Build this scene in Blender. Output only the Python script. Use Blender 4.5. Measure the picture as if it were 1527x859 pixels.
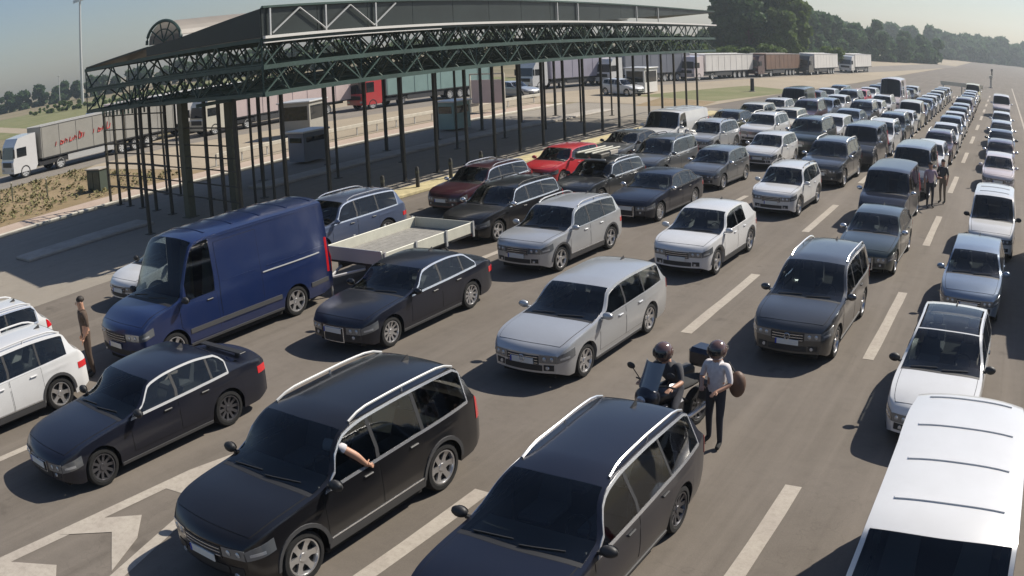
import bpy, math, random
import numpy as np
from mathutils import Vector, Matrix

R = math.radians
for o in list(bpy.data.objects):
    bpy.data.objects.remove(o, do_unlink=True)
SC = bpy.context.scene
COL = SC.collection

# ------------------------------------------------------------------ camera
# wide-angle CCTV lens: real barrel distortion, angle = k1*r + k3*r^3
CAM_H, YAW, PITCH, ROLL = 5.956, .574, .281, -.044
cd = bpy.data.cameras.new('camera')
cam = bpy.data.objects.new('camera', cd)
COL.objects.link(cam)
f = Vector((-math.sin(YAW)*math.cos(PITCH), math.cos(YAW)*math.cos(PITCH), -math.sin(PITCH)))
r0 = Vector((math.cos(YAW), math.sin(YAW), 0))
u0 = r0.cross(f)
rr = math.cos(ROLL)*r0 + math.sin(ROLL)*u0
uu = -math.sin(ROLL)*r0 + math.cos(ROLL)*u0
cam.matrix_world = Matrix(((rr.x, uu.x, -f.x, 0), (rr.y, uu.y, -f.y, 0), (rr.z, uu.z, -f.z, CAM_H), (0, 0, 0, 1)))
cd.type = 'PANO'
cd.sensor_fit = 'HORIZONTAL'
cd.sensor_width = 36.0
cd.sensor_height = 36.0*576/1024
cd.clip_start = .05
cd.clip_end = 6000
tgt = cd
tgt.panorama_type = 'FISHEYE_LENS_POLYNOMIAL'
tgt.fisheye_fov = math.pi
tgt.fisheye_polynomial_k0 = 0.0
tgt.fisheye_polynomial_k1 = -1.116/36
tgt.fisheye_polynomial_k2 = 0.0
tgt.fisheye_polynomial_k3 = -.308/36**3
tgt.fisheye_polynomial_k4 = 0.0
SC.camera = cam

# ------------------------------------------------------------------ light
SUN_DIR = Vector((.56, .92, 1.0)).normalized()            # towards the sun: ahead and to the right
SUN_EL = math.asin(SUN_DIR.z)
SUN_AZ = math.atan2(SUN_DIR.x, SUN_DIR.y)
w = bpy.data.worlds.new('World')
SC.world = w
w.use_nodes = True
nt = w.node_tree
nt.nodes.clear()
sky = nt.nodes.new('ShaderNodeTexSky')
sky.sky_type = 'NISHITA'
sky.sun_disc = False
sky.sun_elevation = SUN_EL
sky.sun_rotation = SUN_AZ
sky.altitude = 200
sky.air_density = 1.2
sky.dust_density = 1.0
sky.ozone_density = 1.0
bg = nt.nodes.new('ShaderNodeBackground')
bg.inputs['Strength'].default_value = .062
wo = nt.nodes.new('ShaderNodeOutputWorld')
hsv = nt.nodes.new('ShaderNodeHueSaturation')
hsv.inputs['Saturation'].default_value = .95
nt.links.new(sky.outputs[0], hsv.inputs['Color'])
tint = nt.nodes.new('ShaderNodeMix'); tint.data_type = 'RGBA'; tint.blend_type = 'MULTIPLY'; tint.inputs[0].default_value = 1.
tint.inputs[7].default_value = (.86, .92, 1.08, 1)
nt.links.new(hsv.outputs[0], tint.inputs[6])
nt.links.new(tint.outputs[2], bg.inputs[0])
nt.links.new(bg.outputs[0], wo.inputs[0])
sd = bpy.data.lights.new('sun', 'SUN')
sd.energy = 5.0
sd.angle = R(.6)
sd.color = (1.0, .93, .82)
so = bpy.data.objects.new('sun', sd)
COL.objects.link(so)
so.rotation_euler = (-SUN_DIR).to_track_quat('-Z', 'Y').to_euler()
so.location = (0, 0, 60)
SC.view_settings.view_transform = 'Standard'
SC.view_settings.look = 'None'
SC.view_settings.exposure = .50
SC.view_settings.gamma = 1.0
SC.cycles.max_bounces = 6
SC.cycles.transparent_max_bounces = 12
SC.cycles.volume_bounces = 0
SC.cycles.caustics_reflective = False
SC.cycles.caustics_refractive = False
SC.cycles.sample_clamp_indirect = 4.0

# ------------------------------------------------------------------ materials
def mat(name, col, rough=.6, metal=0., coat=0., spec=.5, noise=0., nscale=4., bump=0., bscale=40., col2=None, emit=None):
    m = bpy.data.materials.new(name)
    m.use_nodes = True
    t = m.node_tree
    b = t.nodes['Principled BSDF']
    b.inputs['Base Color'].default_value = (*col, 1)
    b.inputs['Roughness'].default_value = rough
    b.inputs['Metallic'].default_value = metal
    b.inputs['Coat Weight'].default_value = coat
    b.inputs['Coat Roughness'].default_value = .04
    b.inputs['Specular IOR Level'].default_value = spec
    if emit:
        b.inputs['Emission Color'].default_value = (*emit[:3], 1)
        b.inputs['Emission Strength'].default_value = emit[3]
    if noise or col2:
        g = t.nodes.new('ShaderNodeNewGeometry')
        n = t.nodes.new('ShaderNodeTexNoise')
        n.inputs['Scale'].default_value = nscale
        n.inputs['Detail'].default_value = 6
        n.inputs['Roughness'].default_value = .65
        t.links.new(g.outputs['Position'], n.inputs['Vector'])
        mx = t.nodes.new('ShaderNodeMix')
        mx.data_type = 'RGBA'
        c2 = col2 if col2 else tuple(c*(1-noise) for c in col)
        mx.inputs[6].default_value = (*c2, 1)
        mx.inputs[7].default_value = (*[min(1, c*(1+noise)) for c in col], 1)
        rp = t.nodes.new('ShaderNodeValToRGB')
        rp.color_ramp.elements[0].position = .32
        rp.color_ramp.elements[1].position = .68
        t.links.new(n.outputs[0], rp.inputs[0])
        t.links.new(rp.outputs[0], mx.inputs[0])
        t.links.new(mx.outputs[2], b.inputs['Base Color'])
    if bump:
        g2 = t.nodes.new('ShaderNodeNewGeometry')
        n2 = t.nodes.new('ShaderNodeTexNoise')
        n2.inputs['Scale'].default_value = bscale
        n2.inputs['Detail'].default_value = 4
        t.links.new(g2.outputs['Position'], n2.inputs['Vector'])
        bp = t.nodes.new('ShaderNodeBump')
        bp.inputs['Strength'].default_value = bump
        bp.inputs['Distance'].default_value = .02
        t.links.new(n2.outputs[0], bp.inputs['Height'])
        t.links.new(bp.outputs[0], b.inputs['Normal'])
    return m

def paint_mat(name, col, metal=0., rough=.28):
    """car paint under a clear coat, with a film of road dust"""
    m = mat(name, col, rough=rough, metal=metal, coat=.7 if max(col) < .03 else 1.0, spec=.3 if max(col) < .03 else .5)
    t = m.node_tree
    b = t.nodes['Principled BSDF']
    g = t.nodes.new('ShaderNodeNewGeometry')
    n = t.nodes.new('ShaderNodeTexNoise')
    n.inputs['Scale'].default_value = 2.2
    n.inputs['Detail'].default_value = 7
    n.inputs['Roughness'].default_value = .7
    t.links.new(g.outputs['Position'], n.inputs['Vector'])
    mr = t.nodes.new('ShaderNodeMapRange')
    mr.inputs[1].default_value = .35
    mr.inputs[2].default_value = .8
    mr.inputs[3].default_value = .0
    mr.inputs[4].default_value = .012 if max(col) < .03 else (.03 if max(col) < .12 else .14)
    t.links.new(n.outputs[0], mr.inputs[0])
    mx = t.nodes.new('ShaderNodeMix')
    mx.data_type = 'RGBA'
    mx.inputs[6].default_value = (*col, 1)
    mx.inputs[7].default_value = (.24, .21, .17, 1)
    t.links.new(mr.outputs[0], mx.inputs[0])
    t.links.new(mx.outputs[2], b.inputs['Base Color'])
    mr2 = t.nodes.new('ShaderNodeMapRange')
    mr2.inputs[3].default_value = .05
    mr2.inputs[4].default_value = .22
    t.links.new(n.outputs[0], mr2.inputs[0])
    t.links.new(mr2.outputs[0], b.inputs['Coat Roughness'])
    return m

PAINT = {
    'black': paint_mat('paint_black', (.008, .008, .010), .2),
    'navyblack': paint_mat('paint_navy_black', (.010, .012, .022), .3),
    'darkgrey': paint_mat('paint_dark_grey', (.045, .048, .052), .5),
    'greygreen': paint_mat('paint_grey_green', (.035, .050, .048), .5),
    'grey': paint_mat('paint_grey', (.16, .17, .18), .6),
    'silver': paint_mat('paint_silver', (.44, .45, .46), .42, .30),
    'bluegrey': paint_mat('paint_blue_grey', (.20, .25, .32), .5),
    'white': paint_mat('paint_white', (.60, .60, .595)),
    'cream': paint_mat('paint_cream', (.56, .53, .44)),
    'blue': paint_mat('paint_blue', (.009, .022, .085), .25),
    'midblue': paint_mat('paint_mid_blue', (.10, .13, .21), .4),
    'red': paint_mat('paint_red', (.48, .02, .03)),
    'maroon': paint_mat('paint_maroon', (.055, .012, .020), .3),
    'olive': paint_mat('paint_olive', (.075, .08, .045), .3),
    'pinkwhite': paint_mat('paint_pinkish_white', (.58, .51, .51)),
    'yellow': paint_mat('paint_yellow', (.62, .55, .28)),
}
M = {
    'glass': None,
    'rubber': mat('tyre_rubber', (.02, .02, .02), rough=.85),
    'rim': mat('alloy_rim', (.55, .55, .56), rough=.3, metal=.85),
    'rimdark': mat('dark_rim', (.10, .10, .11), rough=.35, metal=.7),
    'trim': mat('black_trim', (.018, .018, .019), rough=.55),
    'chrome': mat('chrome_trim', (.66, .66, .67), rough=.26, metal=.8),
    'lamp': mat('headlamp_glass', (.42, .44, .46), rough=.08, metal=.4, coat=1.),
    'lampdark': mat('headlamp_housing', (.15, .16, .17), rough=.12, metal=.3, coat=1.),
    'tail': mat('tail_lamp_red', (.50, .012, .018), rough=.15, coat=1.),
    'amber': mat('amber_lamp', (.6, .2, .02), rough=.2),
    'plate': mat('number_plate', (.62, .63, .60), rough=.5),
    'seam': mat('shut_line', (.006, .006, .006), rough=.9),
    'under': mat('underbody', (.008, .008, .008), rough=.95),
    'clad': mat('plastic_cladding', (.05, .05, .052), rough=.6),
    'steel': mat('green_grey_steel', (.034, .064, .052), rough=.5, noise=.25, nscale=1.5),
    'steelbrown': mat('weathered_steel_column', (.036, .032, .022), rough=.6, noise=.4, nscale=2.),
    'olivecol': mat('olive_painted_column', (.085, .085, .052), rough=.6, noise=.2),
    'galv': mat('galvanised_steel', (.50, .50, .49), rough=.42, metal=.4),
    'roofsheet': mat('pale_roof_sheet', (.42, .38, .34), rough=.5, noise=.12, nscale=.6),
    'fascia': mat('dark_fascia_sheet', (.014, .021, .019), rough=.45, noise=.2, nscale=.8),
    'paleflash': mat('pale_roof_flashing', (.62, .60, .56), rough=.5),
    'concrete': mat('concrete', (.34, .31, .27), rough=.9, noise=.18, nscale=1.2, bump=.3),
    'kerb': mat('kerb_stone', (.48, .45, .38), rough=.9, noise=.15, nscale=2.),
    'yellowkerb': mat('yellow_painted_kerb', (.42, .36, .20), rough=.85, noise=.25, nscale=3.),
    'skin': mat('skin', (.42, .23, .15), rough=.55),
    'hair': mat('dark_hair', (.02, .014, .010), rough=.7),
    'trailer_white': mat('trailer_side_white', (.62, .60, .57), rough=.5, noise=.07, nscale=.5),
    'trailer_pink': mat('trailer_side_pinkish', (.52, .42, .40), rough=.55, noise=.08, nscale=.5),
    'trailer_grey': mat('trailer_curtain_grey', (.27, .26, .23), rough=.6, noise=.1, nscale=.7),
    'trailer_teal': mat('trailer_side_teal', (.20, .30, .28), rough=.55, noise=.1, nscale=.5),
    'trailer_lilac': mat('trailer_side_lilac', (.34, .32, .38), rough=.55, noise=.1, nscale=.5),
    'trailer_slate': mat('trailer_side_slate', (.15, .16, .19), rough=.55, noise=.1, nscale=.5),
    'trailer_brown': mat('trailer_side_brown', (.15, .085, .055), rough=.6, noise=.2, nscale=.5),
    'trailer_red': mat('trailer_side_red', (.52, .045, .06), rough=.5, noise=.1, nscale=.5),
    'redprint': mat('red_print', (.55, .06, .05), rough=.5),
    'helmet': mat('helmet_shell', (.10, .055, .045), rough=.15, coat=1.),
    'wood': mat('grey_decking', (.22, .21, .19), rough=.8, noise=.2, nscale=6.),
    'railwhite': mat('cream_side_board', (.50, .49, .41), rough=.45, noise=.08),
}
def glass_mat():
    m = bpy.data.materials.new('tinted_glass'); m.use_nodes = True
    t = m.node_tree; t.nodes.clear()
    o = t.nodes.new('ShaderNodeOutputMaterial')
    tr = t.nodes.new('ShaderNodeBsdfTransparent'); tr.inputs[0].default_value = (.50, .55, .55, 1)
    gl = t.nodes.new('ShaderNodeBsdfGlossy'); gl.inputs['Roughness'].default_value = .03; gl.inputs[0].default_value = (.95, .95, .95, 1)
    fr = t.nodes.new('ShaderNodeFresnel'); fr.inputs[0].default_value = 1.55
    mx = t.nodes.new('ShaderNodeMixShader')
    t.links.new(fr.outputs[0], mx.inputs[0]); t.links.new(tr.outputs[0], mx.inputs[1]); t.links.new(gl.outputs[0], mx.inputs[2])
    t.links.new(mx.outputs[0], o.inputs[0])
    return m
M['glass'] = glass_mat()
M['darkglass'] = mat('opaque_dark_glass', (.012, .015, .018), rough=.04, spec=.6)
M['dash'] = mat('dashboard_plastic', (.12, .125, .125), rough=.6)
M['seat'] = mat('seat_fabric', (.10, .10, .105), rough=.9)
t = M['roofsheet'].node_tree
b_ = t.nodes['Principled BSDF']; tl_ = t.nodes.new('ShaderNodeBsdfTranslucent'); tl_.inputs[0].default_value = (.62, .60, .56, 1)
mx_ = t.nodes.new('ShaderNodeMixShader'); mx_.inputs[0].default_value = .55
t.links.new(b_.outputs[0], mx_.inputs[1]); t.links.new(tl_.outputs[0], mx_.inputs[2]); t.links.new(mx_.outputs[0], t.nodes['Material Output'].inputs[0])
def cloth(name, c):
    return mat(name, c, rough=.9, noise=.12, nscale=18.)

# ------------------------------------------------------------------ mesh helpers
class MB:
    """collects faces; build() links them as one mesh object"""
    def __init__(s):
        s.v = []; s.f = []; s.m = []
    def add(s, vs, fs, mi=0):
        o = len(s.v)
        s.v += [tuple(p) for p in vs]
        s.f += [tuple(i+o for i in q) for q in fs]
        s.m += [mi]*len(fs)
        return s
    def box(s, x0, x1, y0, y1, z0, z1, mi=0, bev=0.):
        if bev <= 0:
            vs = [(x, y, z) for x in (x0, x1) for y in (y0, y1) for z in (z0, z1)]
            fs = [(0, 1, 3, 2), (4, 6, 7, 5), (0, 4, 5, 1), (2, 3, 7, 6), (0, 2, 6, 4), (1, 5, 7, 3)]
            return s.add(vs, fs, mi)
        b = min(bev, (x1-x0)*.49, (y1-y0)*.49, (z1-z0)*.49)
        vs = []; idx = {}
        for ix, x in enumerate((x0, x1)):
            for iy, y in enumerate((y0, y1)):
                for iz, z in enumerate((z0, z1)):
                    sx = b if ix == 0 else -b; sy = b if iy == 0 else -b; sz = b if iz == 0 else -b
                    idx[ix, iy, iz] = len(vs)
                    vs += [(x, y+sy, z+sz), (x+sx, y, z+sz), (x+sx, y+sy, z)]
        I = lambda a, b_, c, k: idx[a, b_, c]+k
        fs = []
        for a in (0, 1):
            q = [I(a, 0, 0, 0), I(a, 1, 0, 0), I(a, 1, 1, 0), I(a, 0, 1, 0)]; fs.append(q if a else q[::-1])
            q = [I(0, a, 0, 1), I(1, a, 0, 1), I(1, a, 1, 1), I(0, a, 1, 1)]; fs.append(q[::-1] if a else q)
            q = [I(0, 0, a, 2), I(1, 0, a, 2), I(1, 1, a, 2), I(0, 1, a, 2)]; fs.append(q if a else q[::-1])
        for a in (0, 1):
            for c in (0, 1):
                fs.append((I(a, c, 0, 0), I(a, c, 1, 0), I(a, c, 1, 1), I(a, c, 0, 1)))
                fs.append((I(a, 0, c, 0), I(a, 1, c, 0), I(a, 1, c, 2), I(a, 0, c, 2)))
                fs.append((I(0, a, c, 1), I(1, a, c, 1), I(1, a, c, 2), I(0, a, c, 2)))
        for k in idx:
            fs.append((idx[k], idx[k]+1, idx[k]+2))
        return s.add(vs, fs, mi)
    def tube(s, pts, r, n=6, mi=0, cap=True, r2=None):
        pts = [Vector(p) for p in pts]
        k = len(pts)
        vs = []; fs = []
        for i, p in enumerate(pts):
            d = (pts[min(i+1, k-1)]-pts[max(i-1, 0)]).normalized()
            a = d.orthogonal() if abs(d.z) > .9 else d.cross(Vector((0, 0, 1)))
            a.normalize(); b = d.cross(a)
            ra = r if r2 is None else r+(r2-r)*i/(k-1)
            for j in range(n):
                t = 2*math.pi*j/n+math.pi/n
                vs.append(p+ra*(math.cos(t)*a+math.sin(t)*b))
        for i in range(k-1):
            for j in range(n):
                fs.append((i*n+j, i*n+(j+1) % n, (i+1)*n+(j+1) % n, (i+1)*n+j))
        if cap:
            fs.append(tuple(range(n))[::-1]); fs.append(tuple((k-1)*n+j for j in range(n)))
        return s.add(vs, fs, mi)
    def lathe(s, prof, c=(0, 0, 0), axis='x', n=24, mi=0, close=False):
        vs = []; fs = []
        for (a, rad) in prof:
            for j in range(n):
                t = 2*math.pi*j/n
                p = (a, rad*math.cos(t), rad*math.sin(t)) if axis == 'x' else ((rad*math.cos(t), a, rad*math.sin(t)) if axis == 'y' else (rad*math.cos(t), rad*math.sin(t), a))
                vs.append((p[0]+c[0], p[1]+c[1], p[2]+c[2]))
        m = len(prof)
        for i in range(m-1 if not close else m):
            for j in range(n):
                i2 = (i+1) % m
                fs.append((i*n+j, i*n+(j+1) % n, i2*n+(j+1) % n, i2*n+j))
        return s.add(vs, fs, mi)
    def ell(s, c, rx, ry, rz, nu=12, nv=8, mi=0, zmin=-1.):
        vs = []; fs = []
        for i in range(nv+1):
            ph = -math.pi/2+math.pi*i/nv
            sz = max(zmin, math.sin(ph)); cz = math.cos(ph)
            for j in range(nu):
                t = 2*math.pi*j/nu
                vs.append((c[0]+rx*cz*math.cos(t), c[1]+ry*cz*math.sin(t), c[2]+rz*sz))
        for i in range(nv):
            for j in range(nu):
                fs.append((i*nu+j, i*nu+(j+1) % nu, (i+1)*nu+(j+1) % nu, (i+1)*nu+j))
        return s.add(vs, fs, mi)
    def mesh(s, name, mats, smooth=True, angle=35):
        me = bpy.data.meshes.new(name)
        me.from_pydata(s.v, [], s.f)
        for m_ in mats:
            me.materials.append(m_)
        if any(s.m):
            me.polygons.foreach_set('material_index', s.m)
        if smooth:
            me.polygons.foreach_set('use_smooth', [True]*len(s.f))
            me.update()
            me.set_sharp_from_angle(angle=R(angle))
        me.update()
        return me
    def build(s, name, mats, parent=None, smooth=True, angle=35, **kw):
        if not isinstance(mats, (list, tuple)):
            mats = [mats]
        o = bpy.data.objects.new(name, s.mesh(name, mats, smooth, angle))
        COL.objects.link(o)
        o.parent = parent
        for k, v in kw.items():
            o[k] = v
        return o

def thing(name, label, cat, loc=(0, 0, 0), rz=0., group=None):
    o = bpy.data.objects.new(name, None)
    o.empty_display_size = .3
    COL.objects.link(o)
    o.location = loc
    o.rotation_euler = (0, 0, rz)
    o['label'] = label
    o['category'] = cat
    if group:
        o['group'] = group
    return o

def pchip(xs, ys):
    xs = np.array(xs, float); ys = np.array(ys, float)
    h = np.diff(xs); d = np.diff(ys)/h
    m = np.zeros(len(xs)); m[0] = d[0]; m[-1] = d[-1]
    for i in range(1, len(xs)-1):
        if d[i-1]*d[i] > 0:
            w1 = 2*h[i]+h[i-1]; w2 = h[i]+2*h[i-1]
            m[i] = (w1+w2)/(w1/d[i-1]+w2/d[i])
    xl, yl, hl, ml = xs.tolist(), ys.tolist(), h.tolist(), m.tolist()
    def fn(x):
        if x <= xl[0]: return yl[0]
        if x >= xl[-1]: return yl[-1]
        i = 0
        while x > xl[i+1]: i += 1
        t = (x-xl[i])/hl[i]
        return (yl[i]*(1+2*t)*(1-t)**2+ml[i]*hl[i]*t*(1-t)**2+yl[i+1]*t*t*(3-2*t)+ml[i+1]*hl[i]*t*t*(t-1))
    return fn

# ------------------------------------------------------------------ vehicles
class Shape:
    """car skin. Local frame: nose at y=0 looking towards -y, tail at y=L, x to the car's own left, z up"""
    def __init__(s, L=4.5, W=1.82, H=1.48, hood=1.35, zn=.66, zc=1.0, ws=.72, re=.75, rg=.28, zr=1.0, zd=.95,
                 yf=.92, wb=2.7, r=.325, tumble=.36, gnd=.2, nosew=.78, roofcurve=1.0, hoodbulge=.05, tailw=.86):
        s.__dict__.update(locals())
        s.yr = yf+wb
        s._zt = pchip([0, .05, .22, hood*.55, hood, hood+ws, hood+ws+.45, (hood+ws+L-re)/2+.2, L-re, L-rg, L-.06, L],
                      [zn, zn+.08, zn+.16, zn+.16+(zc-zn-.16)*.62, zc, H-.07, H-.012, H, H-.045*roofcurve, zr, zd, zd-.10])
        s._zb = pchip([0, .22, hood*.55, hood, L*.6, L-rg, L],
                      [zn-.03, zn+.10, zn+.10+(zc-.06-zn-.10)*.6, zc-.07, zc-.03, min(zr-.03, zc+.02), zd-.15])
        s._wp = pchip([0, .10, .35, .9, 1.5, L*.6, L-.8, L-.2, L],
                      [W/2*nosew, W/2*(nosew+.08), W/2*.955, W/2*.992, W/2, W/2, W/2*.985, W/2*.93, W/2*tailw])
    def zt(s, y): return s._zt(y)
    def zb(s, y): return min(s._zb(y), s._zt(y)-.02)
    def z0(s, y):
        g = s.gnd
        b = g+.10*max(0, 1-y/.3)+.12*max(0, 1-(s.L-y)/.35)
        ra = s.r+.055
        for c in (s.yf, s.yr):
            if abs(y-c) < ra:
                b = max(b, s.r+math.sqrt(ra*ra-(y-c)**2))
        return min(b, s.zb(y)-.04)
    def wp(s, y):
        w_ = s._wp(y)
        for c in (s.yf, s.yr):
            d = abs(y-c)/(s.r+.2)
            if d < 1: w_ += .014*(1-d*d)
        return w_
    def edge(s, y):
        zt, zb = s.zt(y), s.zb(y)
        h = zt-zb
        ze = zb+h*(.45 if h < .2 else .45+min(.47, (h-.2)*2.2))
        return s.wp(y)*.975-(ze-zb)*s.tumble, ze
    def side(s, y, z):
        zb = s.zb(y); wp = s.wp(y)
        if z <= zb:
            if z < .6:
                k = 1-.055*((.6-z)/.4)**2
            else:
                k = 1-.025*((z-.6)/max(.05, zb-.6))**2
                c_ = (zb-.15-z)/.05
                if abs(c_) < 1: k += .007*(1-abs(c_))*min(1, max(0, (y-.5)/.6))*min(1, max(0, (s.L-.3-y)/.5))
            return wp*k
        we, ze = s.edge(y)
        t = min(1, (z-zb)/max(1e-3, ze-zb))
        return wp*.975+(we-wp*.975)*t
    def P(s, x, y, z):
        hw = s.W/2
        q = (x/hw)**2
        c = .20*max(0, 1-y/.7)**2-.13*max(0, 1-(s.L-y)/.6)**2
        k = 0.
        if y < s.hood+s.ws+.7:
            b = max(0, 1-abs(y-(s.hood+.1))/(s.ws+.75))
            k = .20*b*min(1, max(0, (z-s.zb(y))/.12))
        return (x, y+q*(c+k), z)
    def ps(s, y, z, sg=1):
        return s.P(sg*s.side(y, z), y, z)
    def pt(s, y, a):
        we, ze = s.edge(y); zt = s.zt(y)
        return s.P(a*we, y, zt-(zt-ze)*abs(a)**2.6)
    def body(s, wins=(), rearglass=True, roofglass=False):
        ys = set(np.round(np.linspace(0, s.L, 44), 3).tolist())
        ys |= {.03, .08, .15, s.hood, s.hood+.04, s.hood+s.ws, s.L-.04, s.L-.1}
        ra = s.r+.055
        for c in (s.yf, s.yr):
            for k in range(15):
                ys.add(round(c-ra*math.cos(math.pi*k/14), 3))
            ys.add(round(c-ra-.015, 3)); ys.add(round(c+ra+.015, 3))
        wy = (s.hood+.035, s.hood+s.ws-.01); ry = (s.L-s.re+.03, s.L-s.rg-.03); oy = (wy[1]+.05, s.L-s.re-.25)
        keep = {wy[0], wy[1]}
        if rearglass: keep |= {ry[0], ry[1]}
        if roofglass: keep |= {oy[0], oy[1]}
        for a, c in wins: keep |= {a, c}
        ys = sorted([y for y in ys if 0 <= y <= s.L and min(abs(y-k) for k in keep) > .012]+list(keep))
        yy = [ys[0]]
        for y in ys[1:]:
            if y-yy[-1] > .008: yy.append(y)
        yy[-1] = s.L
        nL, nG, nT = 14, 5, 7
        TA = [1-.07, .78, .6, .42, .24, .10, 0.]
        def half(y, sg):
            out = []
            z0, zb = s.z0(y), s.zb(y)
            x, yq, _ = s.ps(y, z0, sg)
            out.append((x-sg*.10, yq, z0+.004))
            for i in range(nL+1):
                out.append(s.ps(y, z0+(zb-z0)*i/nL, sg))
            we, ze = s.edge(y)
            lo_ = min(zb+.030, zb+(ze-zb)*.15); hi_ = max(ze-.045, zb+(ze-zb)*.6, lo_+.001)
            for z_ in (lo_, lo_+(hi_-lo_)/3, lo_+(hi_-lo_)*2/3, hi_, ze):
                out.append(s.ps(y, z_, sg))
            for a_ in TA:
                out.append(s.pt(y, sg*a_))
            return out
        mb = MB()
        rows = [half(y, 1)+half(y, -1)[-2::-1] for y in yy]
        n = len(rows[0])
        vs = [p for r_ in rows for p in r_]
        fs = []
        for i in range(len(rows)-1):
            for j in range(n-1):
                ym = (yy[i]+yy[i+1])/2
                k = min(j, n-2-j)
                top = k >= nL+1+nG+1
                if top and (wy[0] < ym < wy[1] or (rearglass and ry[0] < ym < ry[1] and k >= nL+1+nG+2) or (roofglass and oy[0] < ym < oy[1])): continue
                if nL+2 <= k <= nL+4 and any(a < ym < c for a, c in wins) and s.edge(ym)[1]-s.zb(ym) > .10: continue
                fs.append((i*n+j, i*n+j+1, (i+1)*n+j+1, (i+1)*n+j))
        mb.add(vs, fs)
        K = 10
        for y, fl in ((0, 1), (s.L, 0)):
            z0, zb = s.z0(y), s.zb(y)
            g = []
            zz = [z0+(zb-z0)*i/nL for i in range(nL+1)]
            for z in zz:
                hwid = s.side(y, z)
                g.append([s.P(hwid*(1-2*k/K), y, z) for k in range(K+1)])
            we, ze = s.edge(y)
            g.append([s.pt(y, 1-2*k/K) for k in range(K+1)])
            vs = [p for r_ in g for p in r_]
            fs = []
            for i in range(len(g)-1):
                for k in range(K):
                    q = (i*(K+1)+k, i*(K+1)+k+1, (i+1)*(K+1)+k+1, (i+1)*(K+1)+k)
                    fs.append(q if not fl else q[::-1])
            mb.add(vs, fs)
        return mb

def patch(mb, fn, u0, u1, v0, v1, nu, nv, off, mi=0, ctr=None):
    """rectangle of a surface fn(u,v) lifted OFF outwards, with a turned-in rim so that it has thickness"""
    C_ = Vector(ctr)
    def pn(u, v, o):
        e = 1e-3
        p = Vector(fn(u, v))
        du = Vector(fn(u+e, v))-Vector(fn(u-e, v)); dv = Vector(fn(u, v+e))-Vector(fn(u, v-e))
        n = du.cross(dv)
        if n.length < 1e-12: n = Vector((0, 0, 1))
        n.normalize()
        if n.dot(p-C_) < 0: n = -n
        return p+n*o
    v0f = v0 if callable(v0) else (lambda u: v0)
    v1f = v1 if callable(v1) else (lambda u: v1)
    vs = []; fs = []
    for i in range(nu+1):
        u = u0+(u1-u0)*i/nu
        a, b = v0f(u), v1f(u)
        for j in range(nv+1):
            vs.append(pn(u, a+(b-a)*j/nv, off))
    W_ = nv+1
    q0 = vs[0]; q1 = vs[W_]; q2 = vs[1]
    nrm = (q1-q0).cross(q2-q0)
    mid = vs[len(vs)//2]
    flip = nrm.dot(mid-C_) < 0
    for i in range(nu):
        for j in range(nv):
            q = (i*W_+j, (i+1)*W_+j, (i+1)*W_+j+1, i*W_+j+1)
            fs.append(q[::-1] if flip else q)
    # rim
    ring = [i*W_ for i in range(nu+1)]+[nu*W_+j for j in range(1, nv+1)]+[i*W_+nv for i in range(nu-1, -1, -1)]+[j for j in range(nv-1, 0, -1)]
    base = len(vs)
    for k in ring:
        i, j = divmod(k, W_)
        u = u0+(u1-u0)*i/nu
        a, b = v0f(u), v1f(u)
        vs.append(pn(u, a+(b-a)*j/nv, -.006))
    m = len(ring)
    for k in range(m):
        fs.append((ring[k], ring[(k+1) % m], base+(k+1) % m, base+k))
    mb.add(vs, fs, mi)
    return mb

def wheel_meshes(r, wd, spokes, style):
    t = MB()
    t.lathe([(-wd/2+.02, r*.70), (-wd/2, r*.78), (-wd/2+.005, r*.93), (-wd/2+.035, r*.99), (0, r), (wd/2-.035, r*.99), (wd/2-.005, r*.93), (wd/2, r*.78), (wd/2-.02, r*.70)], n=28, close=True)
    k = MB()
    k.lathe([(wd/2-.03, r*.71), (wd/2-.012, r*.715), (wd/2-.012, r*.66), (wd/2-.05, r*.62), (-wd/2+.02, r*.60)], n=28)
    k.lathe([(wd/2-.035, .001), (wd/2-.03, r*.16), (wd/2-.055, r*.19)], n=14)
    for i in range(spokes):
        a = 2*math.pi*i/spokes
        hw = .085*r if style != 'fat' else .13*r
        vs = []
        for (rad, xo, h) in ((r*.12, wd/2-.04, hw*1.2), (r*.40, wd/2-.045, hw*.8), (r*.66, wd/2-.022, hw*1.1)):
            for sg in (-1, 1):
                y = math.cos(a)*rad-math.sin(a)*sg*h; z = math.sin(a)*rad+math.cos(a)*sg*h
                vs += [(xo, y, z), (xo-.03, y, z)]
        fs = []
        for q in (0, 1):
            b = q*4
            fs += [(b, b+2, b+6, b+4), (b, b+4, b+5, b+1), (b+2, b+3, b+7, b+6), (b+1, b+5, b+7, b+3)]
        k.add(vs, fs)
    d = MB()
    d.lathe([(wd/2-.075, .001), (wd/2-.075, r*.60), (-wd/2+.03, r*.60), (-wd/2+.03, .001)], n=20)
    return t, k, d

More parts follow.
